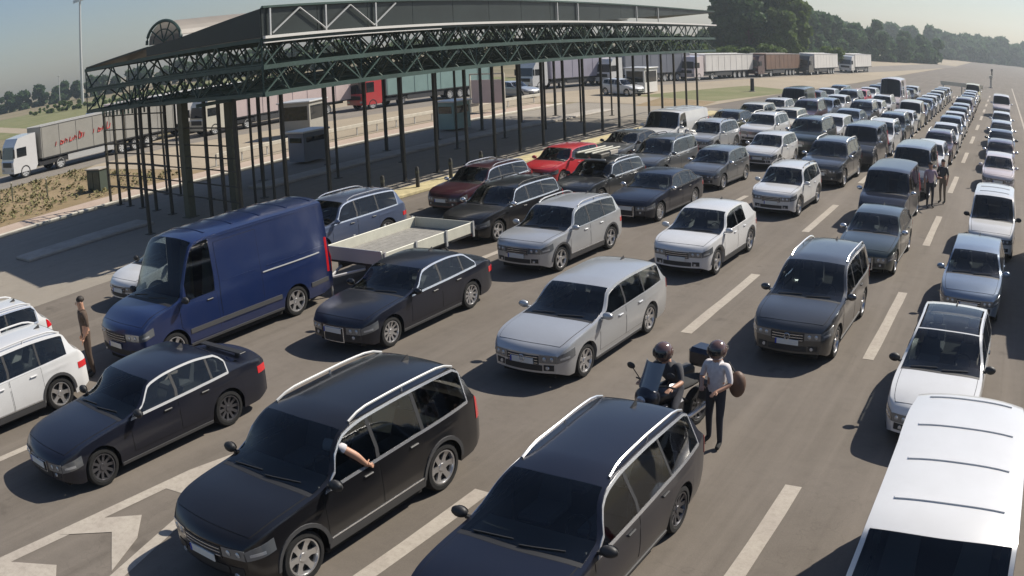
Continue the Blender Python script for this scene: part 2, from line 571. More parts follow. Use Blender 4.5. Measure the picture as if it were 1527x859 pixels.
class Proto:
    """a list of parts (name, mesh, slot roles, parent index, location, rotation) that can be instanced as objects"""
    def __init__(s): s.parts = []
    def add(s, name, mb, roles, parent=-1, loc=None, rz=0., far=True, mesh=None):
        me = mesh or mb.mesh(name, [M.get(q, None) or PAINT['grey'] for q in roles])
        s.parts.append((name, me, roles, parent, loc, rz, far))
        return len(s.parts)-1
    def place(s, kind, label, cat, loc, rz, paint, rim='rim', lod=0, group='vehicles queuing at the border crossing', sub={}, scale=1.):
        root = thing(kind, label, cat, loc, rz, group)
        obs = []
        root.scale = (.88*scale, .97*scale, .93*scale)
        root.location.x += .11
        for (name, me, roles, par, l, r_, far) in s.parts:
            if lod and not far:
                obs.append(None); continue
            o = bpy.data.objects.new(name, me)
            COL.objects.link(o)
            p_ = root if par < 0 else obs[par]
            o.parent = p_
            if l: o.location = l
            if r_: o.rotation_euler = (0, 0, r_)
            for i, q in enumerate(roles):
                mm = None
                if q == 'PAINT': mm = PAINT[paint]
                elif q == 'RIM': mm = M[rim]
                elif q in sub: mm = M.get(sub[q]) or PAINT[sub[q]]
                if mm:
                    o.material_slots[i].link = 'OBJECT'
                    o.material_slots[i].material = mm
            obs.append(o)
        return root, obs

def make_car(sh, doors, wins, spokes=10, style='thin', rails=False, clad=False, chrome=True, grille='wide', tail='corner',
             emblem=False, rearglass=True, mirrorz=None, fin=True, panelvan=False, fogs=True, roofglass=False, roofribs=0, hz=None, spoiler=False):
    p = Proto()
    ctr = (0, sh.L/2, .75)
    hw = sh.W/2
    L = sh.L
    p.add('body', sh.body(wins, rearglass, roofglass), ['PAINT'])
    # cabin
    zf = min(.8, sh.zn)
    yc0 = sh.hood+sh.ws*.55
    db = MB(); db.box(-hw*.86, hw*.86, sh.hood+.10, sh.hood+.62, zf, sh.zc-.05, 0, .05); p.add('dashboard', db, ['dash'])
    sw_ = MB(); sw_.tube([(hw*.42+.17*math.cos(t_), sh.hood+.72+.06*math.sin(t_), sh.zc-.04+.15*math.sin(t_)) for t_ in np.linspace(0, 2*math.pi, 13)], .014, 5, cap=False)
    p.add('steering_wheel', sw_, ['trim'], far=False)
    seat_y = [sh.hood+sh.ws+.42] + ([sh.hood+sh.ws+1.30] if len(wins) > 1 else [])
    for i_, sy in enumerate(seat_y):
        for sx in (-.42, .42):
            st = MB(); st.box(sx*hw/.9-.24, sx*hw/.9+.24, sy-.30, sy+.22, zf-.05, zf+.08, 0, .04)
            st.add([(sx*hw/.9-.23, sy+.14, zf), (sx*hw/.9+.23, sy+.14, zf), (sx*hw/.9+.18, sy+.30, sh.H-.50), (sx*hw/.9-.18, sy+.30, sh.H-.50),
                    (sx*hw/.9-.23, sy+.26, zf), (sx*hw/.9+.23, sy+.26, zf), (sx*hw/.9+.18, sy+.38, sh.H-.50), (sx*hw/.9-.18, sy+.38, sh.H-.50)],
                   [(0, 1, 2, 3), (4, 7, 6, 5), (0, 4, 5, 1), (3, 2, 6, 7), (0, 3, 7, 4), (1, 5, 6, 2)])
            st.box(sx*hw/.9-.12, sx*hw/.9+.12, sy+.29, sy+.37, sh.H-.50, sh.H-.30, 0, .03)
            p.add('seat', st, ['seat'], far=False)
    # floor pan and dark wheel housings
    u = MB(); u.box(-hw+.30, hw-.30, .22, L-.22, .17, min(.8, sh.zn)); u.box(-hw+.10, hw-.10, sh.yf+sh.r+.08, sh.yr-sh.r-.08, .17, .5)
    p.add('underbody', u, ['under'])
    # bonnet
    b = MB()
    fn = lambda y, a: sh.pt(y, a)
    patch(b, fn, .16, sh.hood-.03, -.90, .90, 12, 10, .0015, 1, ctr)
    patch(b, fn, .168, sh.hood-.038, -.888, .888, 12, 10, .005, 0, ctr)
    p.add('bonnet', b, ['PAINT', 'seam'], far=False)
    # windscreen
    y0, y1 = sh.hood+.035, sh.hood+sh.ws-.01
    g = MB()
    patch(g, fn, y0, y1, -.93, .93, 8, 10, .005, 0, ctr)
    wsi = p.add('windscreen', g, ['glass'])
    wp = MB()
    for a0 in (-.72, .02):
        pts = []
        for k in range(5):
            q = Vector(sh.pt(y0+.02+.05*k/4, a0+.62*k/4)); pts.append((q.x, q.y-.012, q.z+.018))
        wp.tube(pts, .009, 4)
        p.add('wiper', wp, ['trim'], wsi, far=False); wp = MB()
    cw = MB(); patch(cw, fn, sh.hood-.03, y0+.004, -.93, .93, 2, 10, .003, 0, ctr)
    p.add('cowl_panel', cw, ['trim'], far=False)
    if rearglass:
        g = MB(); patch(g, fn, L-sh.re+.03, L-sh.rg-.03, -.86, .86, 6, 8, .005, 0, ctr)
        p.add('rear_window', g, ['glass'])
    if roofglass:
        g = MB(); patch(g, fn, y1+.05, L-sh.re-.25, -.88, .88, 10, 8, .005, 0, ctr)
        p.add('glass_roof', g, ['glass'])
    # side windows, their bright surround, doors
    for sg in (1, -1):
        fs_ = lambda y, z, sg=sg: sh.ps(y, z, sg)
        lo = lambda y: sh.zb(y)+.030
        hi = lambda y: max(sh.zb(y)+.035, sh.edge(y)[1]-.045)
        for (a, c) in wins:
            g = MB(); patch(g, fs_, a, c, lo, hi, 8, 4, .005, 0, ctr)
            p.add('side_window', g, ['glass'])
        for (w1, w2) in zip(wins[:-1], wins[1:]):
            g = MB(); patch(g, fs_, w1[1]-.004, w2[0]+.004, lo, hi, 1, 4, .007, 0, ctr)
            p.add('pillar_trim', g, ['trim'], far=False)
        if chrome and wins:
            t = MB()
            a, c = wins[0][0]-.03, wins[-1][1]+.03
            patch(t, fs_, a, c, lambda y: sh.zb(y)-.012, lambda y: sh.zb(y)+.028, 20, 1, .010, 0, ctr)
            patch(t, fs_, a, c, lambda y: max(sh.zb(y)+.036, sh.edge(y)[1]-.046), lambda y: max(sh.zb(y)+.050, sh.edge(y)[1]-.010), 24, 1, .009, 0, ctr)
            patch(t, fs_, c-.012, c+.012, lambda y: sh.zb(y), lambda y: max(sh.zb(y)+.03, sh.edge(y)[1]-.03), 1, 4, .009, 0, ctr)
            p.add('window_trim', t, ['TRIMC'], far=True)
        for (a, c) in doors:
            d = MB()
            zl = lambda y: max(.36, sh.z0(y)+.05)
            zh = lambda y: sh.zb(y)-.004
            patch(d, fs_, a, c, zl, zh, 8, 6, .0015, 1, ctr)
            patch(d, fs_, a+.008, c-.008, lambda y: zl(y)+.008, lambda y: zh(y)-.003, 8, 6, .005, 0, ctr)
            di = p.add('door', d, ['PAINT', 'seam'], far=False)
            h = MB(); yq = c-.22; q = Vector(sh.ps(yq, sh.zb(yq)-.11, sg))
            h.box(min(q.x, q.x+sg*.035), max(q.x, q.x+sg*.035), yq-.09, yq+.09, q.z-.014, q.z+.016, 0, .01)
            p.add('door_handle', h, ['HANDLE'], di, far=False)
        # sill or cladding
        c_ = MB()
        a, e = sh.yf+sh.r+.07, sh.yr-sh.r-.07
        patch(c_, fs_, a, e, lambda y: sh.z0(y)+.005, lambda y: sh.z0(y)+(.17 if clad else .06), 8, 2, .012, 0, ctr)
        if clad:
            for yc in (sh.yf, sh.yr):
                ra = sh.r+.055
                for k in range(16):
                    t0, t1 = math.pi*k/16, math.pi*(k+1)/16
                    vs = []
                    for t in (t0, t1):
                        for rad, of in ((ra-.002, .01), (ra+.055, .016), (ra+.06, -.02)):
                            yy = yc-rad*math.cos(t); zz = sh.r+rad*math.sin(t)
                            x_, y_, z_ = sh.P(sg*(sh.side(yy, min(zz, sh.zb(yy)-.01))+of), yy, zz)
                            vs.append((x_, y_, z_))
                    c_.add(vs, [(0, 1, 4, 3), (1, 2, 5, 4)])
        p.add('sill_trim', c_, ['clad'], far=False)
        if clad:
            q_ = MB(); patch(q_, fs_, a+.05, e-.05, lambda y: sh.z0(y)+.15, lambda y: sh.z0(y)+.168, 8, 1, .016, 0, ctr)
            p.add('rubbing_strip', q_, ['TRIMC'], far=False)
        # mirrors
        mz = sh.zb(sh.hood+.35)+.09
        mx = sh.side(sh.hood+.35, mz)+.02
        m = MB()
        m.ell((sg*(mx+.14), sh.hood+.32, mz+.01), .12, .065, .075, 12, 8)
        m.box(min(sg*(mx-.02), sg*(mx+.06)), max(sg*(mx-.02), sg*(mx+.06)), sh.hood+.31, sh.hood+.36, mz-.06, mz-.02)
        mi_ = p.add('wing_mirror', m, ['MIRROR'])
        mg = MB(); mg.ell((sg*(mx+.14), sh.hood+.375, mz+.01), .095, .014, .058, 10, 6)
        p.add('mirror_glass', mg, ['darkglass'], mi_, far=False)
        # head lamp wraps round the corner
        hz0, hz1 = (sh.zn-.165, sh.zn-.02) if hz is None else hz
        fc = lambda x, z: sh.P(x, 0, z)
        sw = sh.side(0, sh.zn-.1)
        hl = MB()
        a_, b_ = (sw*.52, sw*.995)
        if sg < 0: a_, b_ = -b_, -a_
        patch(hl, fc, a_, b_, hz0, hz1, 4, 3, .010, 0, (0, 2, .6))
        patch(hl, fs_, .004, .46, lambda y: hz0+.10*y+.12*y*y, lambda y: min(sh.zb(y)-.01, hz1+.20*y), 6, 3, .010, 0, ctr)
        hi_ = p.add('headlight', hl, ['lampdark'])
        hr = MB()
        for k, xx in enumerate((.66, .86)):
            if k: p.add('lamp_lens', hr, ['lamp'], hi_, far=False); hr = MB()
            q = sh.P(sg*sw*xx, 0, (hz0+hz1)/2)
            hr.lathe([(q[1]-.022, .001), (q[1]-.020, .030), (q[1]-.012, .042), (q[1]-.008, .046)], (q[0], 0, q[2]), 'y', 12)
        p.add('lamp_lens', hr, ['lamp'], hi_, far=False); hr = MB()
        patch(hr, fs_, .05, .28, lambda y: hz0+.05+.06*y, lambda y: hz0+.085+.08*y, 5, 1, .014, 0, ctr)
        p.add('indicator_lamp', hr, ['lamp'], hi_, far=False)
        if fogs:
            fg = MB(); q = sh.P(sg*sw*.74, 0, .40)
            fg.lathe([(q[1]-.016, .001), (q[1]-.014, .035), (q[1]+.01, .045)], (q[0], 0, q[2]), 'y', 12)
            p.add('fog_lamp', fg, ['lamp'], far=False)
        tl = MB()
        fr = lambda x, z: sh.P(x, L, z)
        sw2 = sh.side(L, .8)
        if tail == 'corner':
            z_a, z_b = sh.zd-.36, sh.zd-.20
            patch(tl, fs_, L-.30, L-.006, lambda y: z_a+.05, lambda y: z_b+.02, 5, 3, .008, 0, ctr)
        else:
            z_a, z_b = .78, min(sh.zr+.22, sh.H-.35)
            patch(tl, fs_, L-.20, L-.01, lambda y: z_a, lambda y: min(z_b, sh.edge(y)[1]-.02), 5, 5, .008, 0, ctr)
            z_b = min(z_b, sh.zb(L)-.01)
        aa, bb = sw2*.74, sw2*.99
        if sg < 0: aa, bb = -bb, -aa
        patch(tl, fr, aa, bb, z_a, max(z_a+.05, min(z_b, sh.zb(L)-.01)), 3, 3, .008, 0, (0, L-2, .6))
        p.add('tail_light', tl, ['tail'])
        if rails:
            rl = MB(); pts = []
            ya, yb = y1+.18, L-sh.re+.05
            for k in range(13):
                y = ya+(yb-ya)*k/12
                q = Vector(sh.pt(y, sg*.94))
                pts.append((q.x, q.y, q.z+.012+.058*min(1, min(k, 12-k)/1.5)))
            rl.tube(pts, .020, 6)
            q = Vector(sh.pt((ya+yb)/2, sg*.94)); rl.tube([q-Vector((0, 0, .01)), q+Vector((0, 0, .06))], .018, 5)
            p.add('roof_rail', rl, ['RAIL'])
    # face
    fc = lambda x, z: sh.P(x, 0, z)
    sw = sh.side(0, sh.zn-.1)
    gr = MB()
    ga = sw*.50
    gz0, gz1 = (sh.zn-.20, sh.zn-.035) if grille == 'wide' else (sh.zn-.36, sh.zn-.03)
    if grille == 'twin':
        for sg in (1, -1):
            a_, b_ = sorted((sg*.03, sg*.30))
            patch(gr, fc, a_, b_, sh.zn-.22, sh.zn-.02, 4, 3, .008, 1, (0, 2, .6))
            patch(gr, fc, a_+.022, b_-.022, sh.zn-.20, sh.zn-.04, 4, 3, .014, 0, (0, 2, .6))
    elif grille == 'tall':
        patch(gr, fc, -sw*.42, sw*.42, sh.zn-.36, sh.zn-.03, 6, 4, .008, 1, (0, 2, .6))
        patch(gr, fc, -sw*.38, sw*.38, sh.zn-.34, sh.zn-.05, 6, 4, .014, 0, (0, 2, .6))
    else:
        patch(gr, fc, -ga, ga, gz0, gz1, 8, 3, .008, 0, (0, 2, .6))
        for k in range(3):
            z = gz0+.03+(gz1-gz0-.06)*k/2
            patch(gr, fc, -ga+.02, ga-.02, z-.006, z+.006, 8, 1, .016, 1, (0, 2, .6))
    p.add('grille', gr, ['trim', 'GRILLEC'])
    if emblem:
        em = MB(); q = sh.P(0, 0, sh.zn-.10)
        pts = [(math.cos(t)*.062, q[1]-.030, q[2]+math.sin(t)*.062) for t in np.linspace(0, 2*math.pi, 17)]
        em.tube(pts, .009, 5, cap=False)
        em.tube([(-.045, q[1]-.030, q[2]+.035), (-.018, q[1]-.030, q[2]-.045), (0, q[1]-.030, q[2]-.005), (.018, q[1]-.030, q[2]-.045), (.045, q[1]-.030, q[2]+.035)], .006, 4)
        em.tube([(-.018, q[1]-.030, q[2]+.055), (0, q[1]-.030, q[2]+.015), (.018, q[1]-.030, q[2]+.055)], .006, 4)
        p.add('emblem', em, ['chrome'], far=False)
    it = MB()
    z_lo = sh.z0(0)+.04
    patch(it, fc, -sw*.60, sw*.60, z_lo, z_lo+.11, 8, 2, .007, 0, (0, 2, .6))
    for sg in (1, -1):
        a_, b_ = sorted((sg*sw*.64, sg*sw*.92))
        patch(it, fc, a_, b_, z_lo+.01, z_lo+.12, 3, 2, .007, 0, (0, 2, .6))
    p.add('air_intake', it, ['trim'], far=True)
    pl = MB(); q = sh.P(0, 0, .42)
    pl.box(-.26, .26, q[1]-.03, q[1]-.012, z_lo+.13, z_lo+.24, 0, .004)
    pl.box(-.26, -.225, q[1]-.034, q[1]-.0305, z_lo+.132, z_lo+.238, 1)
    p.add('number_plate', pl, ['plate', 'BLUEBAND'], far=True)
    if fin:
        a = MB(); y = L-sh.re-.18; q = sh.pt(y, 0)
        a.add([(-.02, y-.10, q[2]), (.02, y-.10, q[2]), (.02, y+.07, q[2]), (-.02, y+.07, q[2]), (0, y+.06, q[2]+.075)], [(0, 1, 4), (1, 2, 4), (2, 3, 4), (3, 0, 4)])
        p.add('aerial_fin', a, ['trim'], far=False)
    for k in range(roofribs):
        rb = MB(); y = y1+.55+(L-sh.re-y1-.75)*k/max(1, roofribs-1)
        patch(rb, fn, y-.03, y+.03, -.76, .76, 2, 8, .016, 0, ctr)
        p.add('roof_rib', rb, ['PAINT'], far=False)
    if spoiler:
        s_ = MB(); y = L-sh.rg+.08; q = sh.pt(y, 0)
        s_.box(-hw*.70, hw*.70, y+.02, y+.17, q[2]+.045, q[2]+.068, 0, .008)
        for sg in (1, -1):
            s_.box(sg*hw*.5-.02, sg*hw*.5+.02, y+.05, y+.12, q[2]-.03, q[2]+.05)
        p.add('boot_spoiler', s_, ['trim'], far=False)
    # wheels
    t, k, d = wheel_meshes(sh.r, .21, spokes, style)
    wm = {n_: b_.mesh(n_, [M['under']]) for n_, b_ in (('wheel', d), ('tyre', t), ('rim', k))}
    for yc in (sh.yf, sh.yr):
        for sg in (1, -1):
            xx = sg*(sh.wp(yc)-.135)
            i = p.add('wheel', None, ['under'], -1, (xx, yc, sh.r), 0 if sg > 0 else math.pi, True, wm['wheel'])
            p.add('tyre', None, ['rubber'], i, None, 0, True, wm['tyre'])
            p.add('rim', None, ['RIM'], i, None, 0, True, wm['rim'])
    return p

M['TRIMC'] = M['chrome']; M['RAIL'] = M['galv']; M['HANDLE'] = M['trim']; M['MIRROR'] = M['trim']
M['GRILLEC'] = M['chrome']; M['BLUEBAND'] = mat('plate_blue_band', (.02, .05, .35), rough=.5); M['RIM'] = M['rim']; M['PAINT'] = PAINT['grey']

PR = {}
PR['sedan'] = make_car(Shape(L=4.85, W=1.86, H=1.45, hood=1.38, zn=.62, zc=.97, ws=.80, re=1.25, rg=.62, zr=1.06, zd=1.03, yf=.86, wb=2.86, r=.33, tumble=.42),
                       [(1.55, 2.60), (2.62, 3.45)], [(1.62, 2.58), (2.64, 3.42), (3.46, 3.78)], 10, grille='twin', spoiler=True)
PR['saloon'] = make_car(Shape(L=4.8, W=1.86, H=1.44, hood=1.33, zn=.63, zc=.97, ws=.82, re=1.25, rg=.50, zr=1.04, zd=1.0, yf=.88, wb=2.85, r=.33, tumble=.42),
                        [(1.55, 2.60), (2.62, 3.45)], [(1.62, 2.58), (2.64, 3.42), (3.46, 3.90)], 10, grille='tall')
PR['estate'] = make_car(Shape(L=4.68, W=1.80, H=1.48, hood=1.17, zn=.66, zc=.98, ws=.86, re=.62, rg=.20, zr=1.02, zd=.95, yf=.88, wb=2.68, r=.325, tumble=.36),
                        [(1.38, 2.42), (2.44, 3.28)], [(1.46, 2.40), (2.46, 3.26), (3.30, 4.14)], 7, 'fat', rails=False, emblem=True, chrome=False, tail='tall')
PR['railestate'] = make_car(Shape(L=4.7, W=1.82, H=1.50, hood=1.18, zn=.66, zc=.99, ws=.84, re=.62, rg=.20, zr=1.02, zd=.95, yf=.88, wb=2.7, r=.325, tumble=.36),
                            [(1.42, 2.46), (2.48, 3.32)], [(1.50, 2.44), (2.50, 3.30), (3.34, 4.18)], 5, 'fat', rails=True, tail='tall')
PR['suv'] = make_car(Shape(L=4.90, W=1.96, H=1.77, hood=1.18, zn=.82, zc=1.14, ws=.80, re=.55, rg=.16, zr=1.16, zd=1.05, yf=.90, wb=2.86, r=.37, tumble=.33, gnd=.27),
                     [(1.36, 2.42), (2.44, 3.36)], [(1.44, 2.40), (2.46, 3.34), (3.40, 4.42)], 6, 'fat', rails=True, clad=True, tail='tall')
PR['suv2'] = make_car(Shape(L=4.80, W=1.92, H=1.66, hood=1.18, zn=.76, zc=1.07, ws=.86, re=.62, rg=.18, zr=1.12, zd=1.0, yf=.90, wb=2.82, r=.36, tumble=.36, gnd=.24),
                      [(1.38, 2.42), (2.44, 3.36)], [(1.48, 2.40), (2.46, 3.34), (3.38, 4.22)], 10, rails=True, clad=False, tail='corner')
PR['bigestate'] = make_car(Shape(L=4.85, W=1.88, H=1.60, hood=1.20, zn=.70, zc=1.02, ws=.86, re=.62, rg=.18, zr=1.08, zd=.98, yf=.90, wb=2.84, r=.34, tumble=.50, gnd=.2),
                      [(1.40, 2.46), (2.48, 3.40)], [(1.50, 2.44), (2.50, 3.38), (3.42, 4.30)], 10, rails=True, tail='tall')
PR['crossover'] = make_car(Shape(L=4.42, W=1.84, H=1.60, hood=1.08, zn=.78, zc=1.05, ws=.76, re=.62, rg=.20, zr=1.10, zd=1.02, yf=.86, wb=2.66, r=.345, tumble=.36, gnd=.22),
                           [(1.30, 2.32), (2.34, 3.16)], [(1.36, 2.30), (2.36, 3.14), (3.18, 3.86)], 5, 'fat', rails=True, clad=True, chrome=False)
PR['coupecross'] = make_car(Shape(L=4.36, W=1.80, H=1.56, hood=1.05, zn=.76, zc=1.04, ws=.84, re=.98, rg=.26, zr=1.12, zd=1.04, yf=.86, wb=2.64, r=.345, tumble=.38, gnd=.22),
                            [(1.30, 2.34), (2.36, 3.12)], [(1.40, 2.32), (2.38, 3.06)], 5, 'fat', clad=True, chrome=False)
PR['hatch'] = make_car(Shape(L=4.15, W=1.77, H=1.48, hood=1.0, zn=.66, zc=.98, ws=.78, re=.55, rg=.18, zr=1.04, zd=.95, yf=.80, wb=2.58, r=.315, tumble=.36),
                       [(1.20, 2.22), (2.24, 3.02)], [(1.28, 2.20), (2.26, 3.00), (3.04, 3.62)], 6, 'fat', chrome=False, tail='tall')
PR['glasshatch'] = make_car(Shape(L=4.38, W=1.81, H=1.49, hood=1.20, zn=.64, zc=.98, ws=.90, re=.62, rg=.22, zr=1.05, zd=.96, yf=.84, wb=2.65, r=.32, tumble=.38),
                            [(1.26, 2.30), (2.32, 3.12)], [(1.36, 2.28), (2.34, 3.10), (3.14, 3.70)], 8, chrome=False, roofglass=True)
PR['mpv'] = make_car(Shape(L=4.65, W=1.86, H=1.68, hood=1.18, zn=.74, zc=1.06, ws=.95, re=.42, rg=.14, zr=1.10, zd=1.02, yf=.88, wb=2.76, r=.335, tumble=.30),
                     [(1.28, 2.40), (2.42, 3.34)], [(1.38, 2.38), (2.44, 3.32), (3.36, 4.30)], 5, 'fat', rails=True, emblem=True, tail='tall')
PR['transporter'] = make_car(Shape(L=5.0, W=1.92, H=1.97, hood=.92, zn=.84, zc=1.20, ws=.66, re=.16, rg=.06, zr=1.25, zd=1.15, yf=.88, wb=3.05, r=.345, tumble=.13, gnd=.24, roofcurve=.5, nosew=.86, tailw=.95),
                             [(1.10, 2.15)], [(1.18, 2.10)], 6, 'fat', chrome=False, rearglass=False, tail='tall', fin=False, roofribs=4)
PR['bus'] = make_car(Shape(L=4.95, W=1.92, H=1.95, hood=.98, zn=.84, zc=1.20, ws=.66, re=.16, rg=.06, zr=1.25, zd=1.15, yf=.88, wb=3.0, r=.345, tumble=.15, gnd=.24, roofcurve=.5, nosew=.86, tailw=.95),
                     [(1.10, 2.15)], [(1.18, 2.12), (2.20, 3.40), (3.46, 4.66)], 6, 'fat', chrome=False, rearglass=False, tail='tall', fin=False)
PR['smallvan'] = make_car(Shape(L=4.45, W=1.80, H=1.82, hood=1.05, zn=.74, zc=1.10, ws=.72, re=.16, rg=.06, zr=1.15, zd=1.05, yf=.86, wb=2.7, r=.325, tumble=.14, roofcurve=.5, nosew=.84, tailw=.95),
                          [(1.18, 2.20)], [(1.28, 2.15)], 6, 'fat', chrome=False, rearglass=False, tail='tall', fin=False, roofribs=3)
PR['camper'] = make_car(Shape(L=5.9, W=2.05, H=2.75, hood=1.0, zn=.88, zc=1.3, ws=.95, re=.14, rg=.06, zr=1.4, zd=1.3, yf=.95, wb=3.4, r=.36, tumble=.07, gnd=.26, roofcurve=.5, nosew=.88, tailw=.97),
                        [(1.2, 2.2)], [(1.3, 2.15), (2.8, 3.8)], 6, 'fat', chrome=False, rearglass=False, tail='tall', fin=False)
# long high panel van
vsh = Shape(L=5.98, W=2.02, H=2.58, hood=.98, zn=.90, zc=1.30, ws=.80, re=.12, rg=.05, zr=1.4, zd=1.3, yf=.98, wb=3.64, r=.36, tumble=.10, gnd=.28, roofcurve=.4, nosew=.86, tailw=.97)
PR['panelvan'] = make_car(vsh, [(1.20, 2.28)], [(1.28, 2.22)], 6, 'fat', chrome=False, rearglass=False, tail='tall', fin=False, roofribs=5)
def van_extras():
    p = PR['panelvan']; ctr = (0, 3, 1.1)
    for sg in (1, -1):
        fs_ = lambda y, z, sg=sg: vsh.ps(y, z, sg)
        d = MB()
        patch(d, fs_, 2.36, 3.62, lambda y: .52, lambda y: vsh.edge(y)[1]-.16, 6, 6, .0015, 1, ctr)
        patch(d, fs_, 2.37, 3.61, lambda y: .53, lambda y: vsh.edge(y)[1]-.17, 6, 6, .005, 0, ctr)
        p.add('sliding_door', d, ['PAINT', 'seam'], far=False)
        t = MB(); patch(t, fs_, 3.66, 5.5, 1.30, 1.325, 6, 1, .018, 0, ctr)
        p.add('door_track', t, ['TRACK'], far=False)
        g = MB(); patch(g, fs_, 2.2, 5.8, lambda y: vsh.edge(y)[1]-.07, lambda y: vsh.edge(y)[1]-.045, 10, 1, .012, 0, ctr)
        p.add('roof_gutter', g, ['PAINT'], far=False)
        c = MB()
        for (a, b) in ((1.42, 4.14), (5.12, 5.8)):
            patch(c, fs_, a, b, .56, .66, 6, 2, .016, 0, ctr)
        p.add('side_moulding', c, ['clad'], far=False)
        for (a, b) in ((2.45, 3.5), (3.8, 4.7), (4.85, 5.7)):
            q = MB()
            patch(q, fs_, a, b, lambda y: 1.42, lambda y: 1.44, 5, 1, .010, 0, ctr)
            p.add('pressed_rib', q, ['PAINT'], far=False)
M['TRACK'] = M['galv']
van_extras()

LB = {'black': 'black', 'white': 'white'}
def lx(lane, y):
    """lane centres, slightly fanned"""
    near = {0: -18.5, 1: -15.3, 2: -12.0, 3: -7.95, 4: -4.25, 5: -.85}[lane]
    farx = {0: -16.6, 1: -13.8, 2: -10.5, 3: -7.1, 4: -3.6, 5: .05}[lane]
    t = (y-12)/36
    return near+(farx-near)*t if t < 1.0 else farx+(farx-near)*(t-1)*.25*max(0., 1-(y-48)/120)
def lrz(lane, y):
    return math.atan2(-(lx(lane, y+2)-lx(lane, y-2)), 4) if 12 < y < 90 else 0.
GV = 'vehicles queuing at the border crossing'
def car(kind, model, paint, lane, y, label, cat='car', x=None, rim='rim', lod=0, sub={}, rz=None, scale=1.):
    xx = lx(lane, y+2) if x is None else x
    lod = 1 if y > 44 else lod
    scale *= 1+.13*min(1., max(0., (y-28)/24))
    r, obs = PR[model].place(kind, label, cat, (xx, y, .004), lrz(lane, y) if rz is None else rz, paint, rim, lod, GV, sub, scale)
    return r, obs

PM = {'MIRROR': 'PAINTM'}
def with_mirror(p, **k):
    d = {'MIRROR': p, 'HANDLE': p}; d.update(k); return d
BLK = {'TRIMC': 'trim', 'RAIL': 'trim'}

# --- lane 5, the rightmost queue
car('white_van', 'transporter', 'white', 5, 5.15, 'white panel van with ribbed roof cut off by the lower right corner', 'van', x=-.16, sub={'MIRROR': 'trim'}, scale=1.06)
car('white_hatchback', 'glasshatch', 'white', 5, 12.2, 'white hatchback with dark glass roof right behind the white panel van', x=-.85, sub=with_mirror('black', MIRROR='trim'), rim='rimdark')
car('blue_grey_hatchback', 'hatch', 'bluegrey', 5, 18.8, 'blue-grey hatchback with roof bars right behind the white glass-roofed hatchback', x=-.62, sub=with_mirror('bluegrey'))
car('small_van', 'smallvan', 'white', 5, 25.1, 'small white van behind the blue-grey hatchback in the rightmost queue', 'van', x=-.25)
car('pinkish_white_car', 'hatch', 'pinkwhite', 5, 37.6, 'pinkish white hatchback after the wide gap in the rightmost queue', x=-.1, sub=with_mirror('pinkwhite'))
# --- lane 4
car('black_estate', 'bigestate', 'navyblack', 4, 5.35, 'black estate car with bright roof rails at the bottom centre before the motorcycle', 'car', x=-4.42, rim='rimdark', sub={'RAIL': 'chrome', 'MIRROR': 'trim'})
car('dark_minivan', 'mpv', 'darkgrey', 4, 15.0, 'dark grey minivan with chrome roof rails behind the motorcycle', 'minivan', x=-3.98, sub={'RAIL': 'chrome', 'MIRROR': 'darkgrey'})
car('dark_saloon', 'saloon', 'greygreen', 4, 21.6, 'dark green-grey saloon right behind the dark minivan', x=-3.72, sub={'MIRROR': 'chrome', 'TRIMC': 'trim'})
car('dark_minibus', 'bus', 'navyblack', 4, 27.0, 'tall dark blue-black minibus behind the green-grey saloon', 'minibus', x=-4.1, sub={'MIRROR': 'chrome'})
car('maroon_grey_minibus', 'bus', 'grey', 4, 33.6, 'grey minibus behind the dark minibus, two people standing beside it', 'minibus', x=-3.95, sub={'MIRROR': 'grey'})
# --- lane 3
car('black_suv', 'suv', 'black', 3, 4.95, 'black SUV with grey wheel-arch cladding and a forearm out of the driver window', 'SUV', x=-7.72, sub={'RAIL': 'galv'})
car('silver_estate', 'estate', 'silver', 3, 12.3, 'silver estate car in the centre, behind the black cladded SUV', x=-7.92, sub=with_mirror('silver'))
car('white_crossover', 'coupecross', 'white', 3, 19.6, 'white crossover with black wheel arches behind the silver estate car', x=-8.08, sub=with_mirror('white'))
car('white_offroader', 'crossover', 'white', 3, 27.5, 'white off-roader behind the white crossover with sloping tail', x=-7.95, sub=with_mirror('white', RAIL='trim'))
car('dark_suv', 'suv2', 'darkgrey', 3, 33.9, 'large dark grey SUV right behind the white off-roader', 'SUV', x=-7.75, sub={'MIRROR': 'chrome', 'TRIMC': 'trim'}, scale=1.07)
# --- lane 2
car('black_saloon', 'sedan', 'navyblack', 2, 4.85, 'black sports saloon with boot spoiler at the head of its queue, lower left', x=-12.02, rim='rimdark', sub={'TRIMC': 'galv'})
car('black_saloon', 'saloon', 'navyblack', 2, 12.0, 'black saloon with bright window line beside the blue van', x=-12.05, sub={'MIRROR': 'black'})
car('silver_crossover', 'crossover', 'silver', 2, 18.3, 'silver crossover with roof rails behind the black saloon with bright window line', x=-11.78, sub=with_mirror('silver', RAIL='silver'))
car('black_saloon', 'saloon', 'navyblack', 2, 24.7, 'black saloon behind the silver crossover', x=-11.85, sub={'TRIMC': 'trim', 'MIRROR': 'chrome'})
car('grey_hatchback', 'hatch', 'grey', 2, 31.0, 'grey hatchback behind the black saloon that follows the silver crossover', x=-11.85, sub=with_mirror('grey', MIRROR='chrome'))
car('white_hatchback', 'hatch', 'white', 2, 37.0, 'white hatchback directly behind the grey hatchback', x=-11.3, sub=with_mirror('white'))
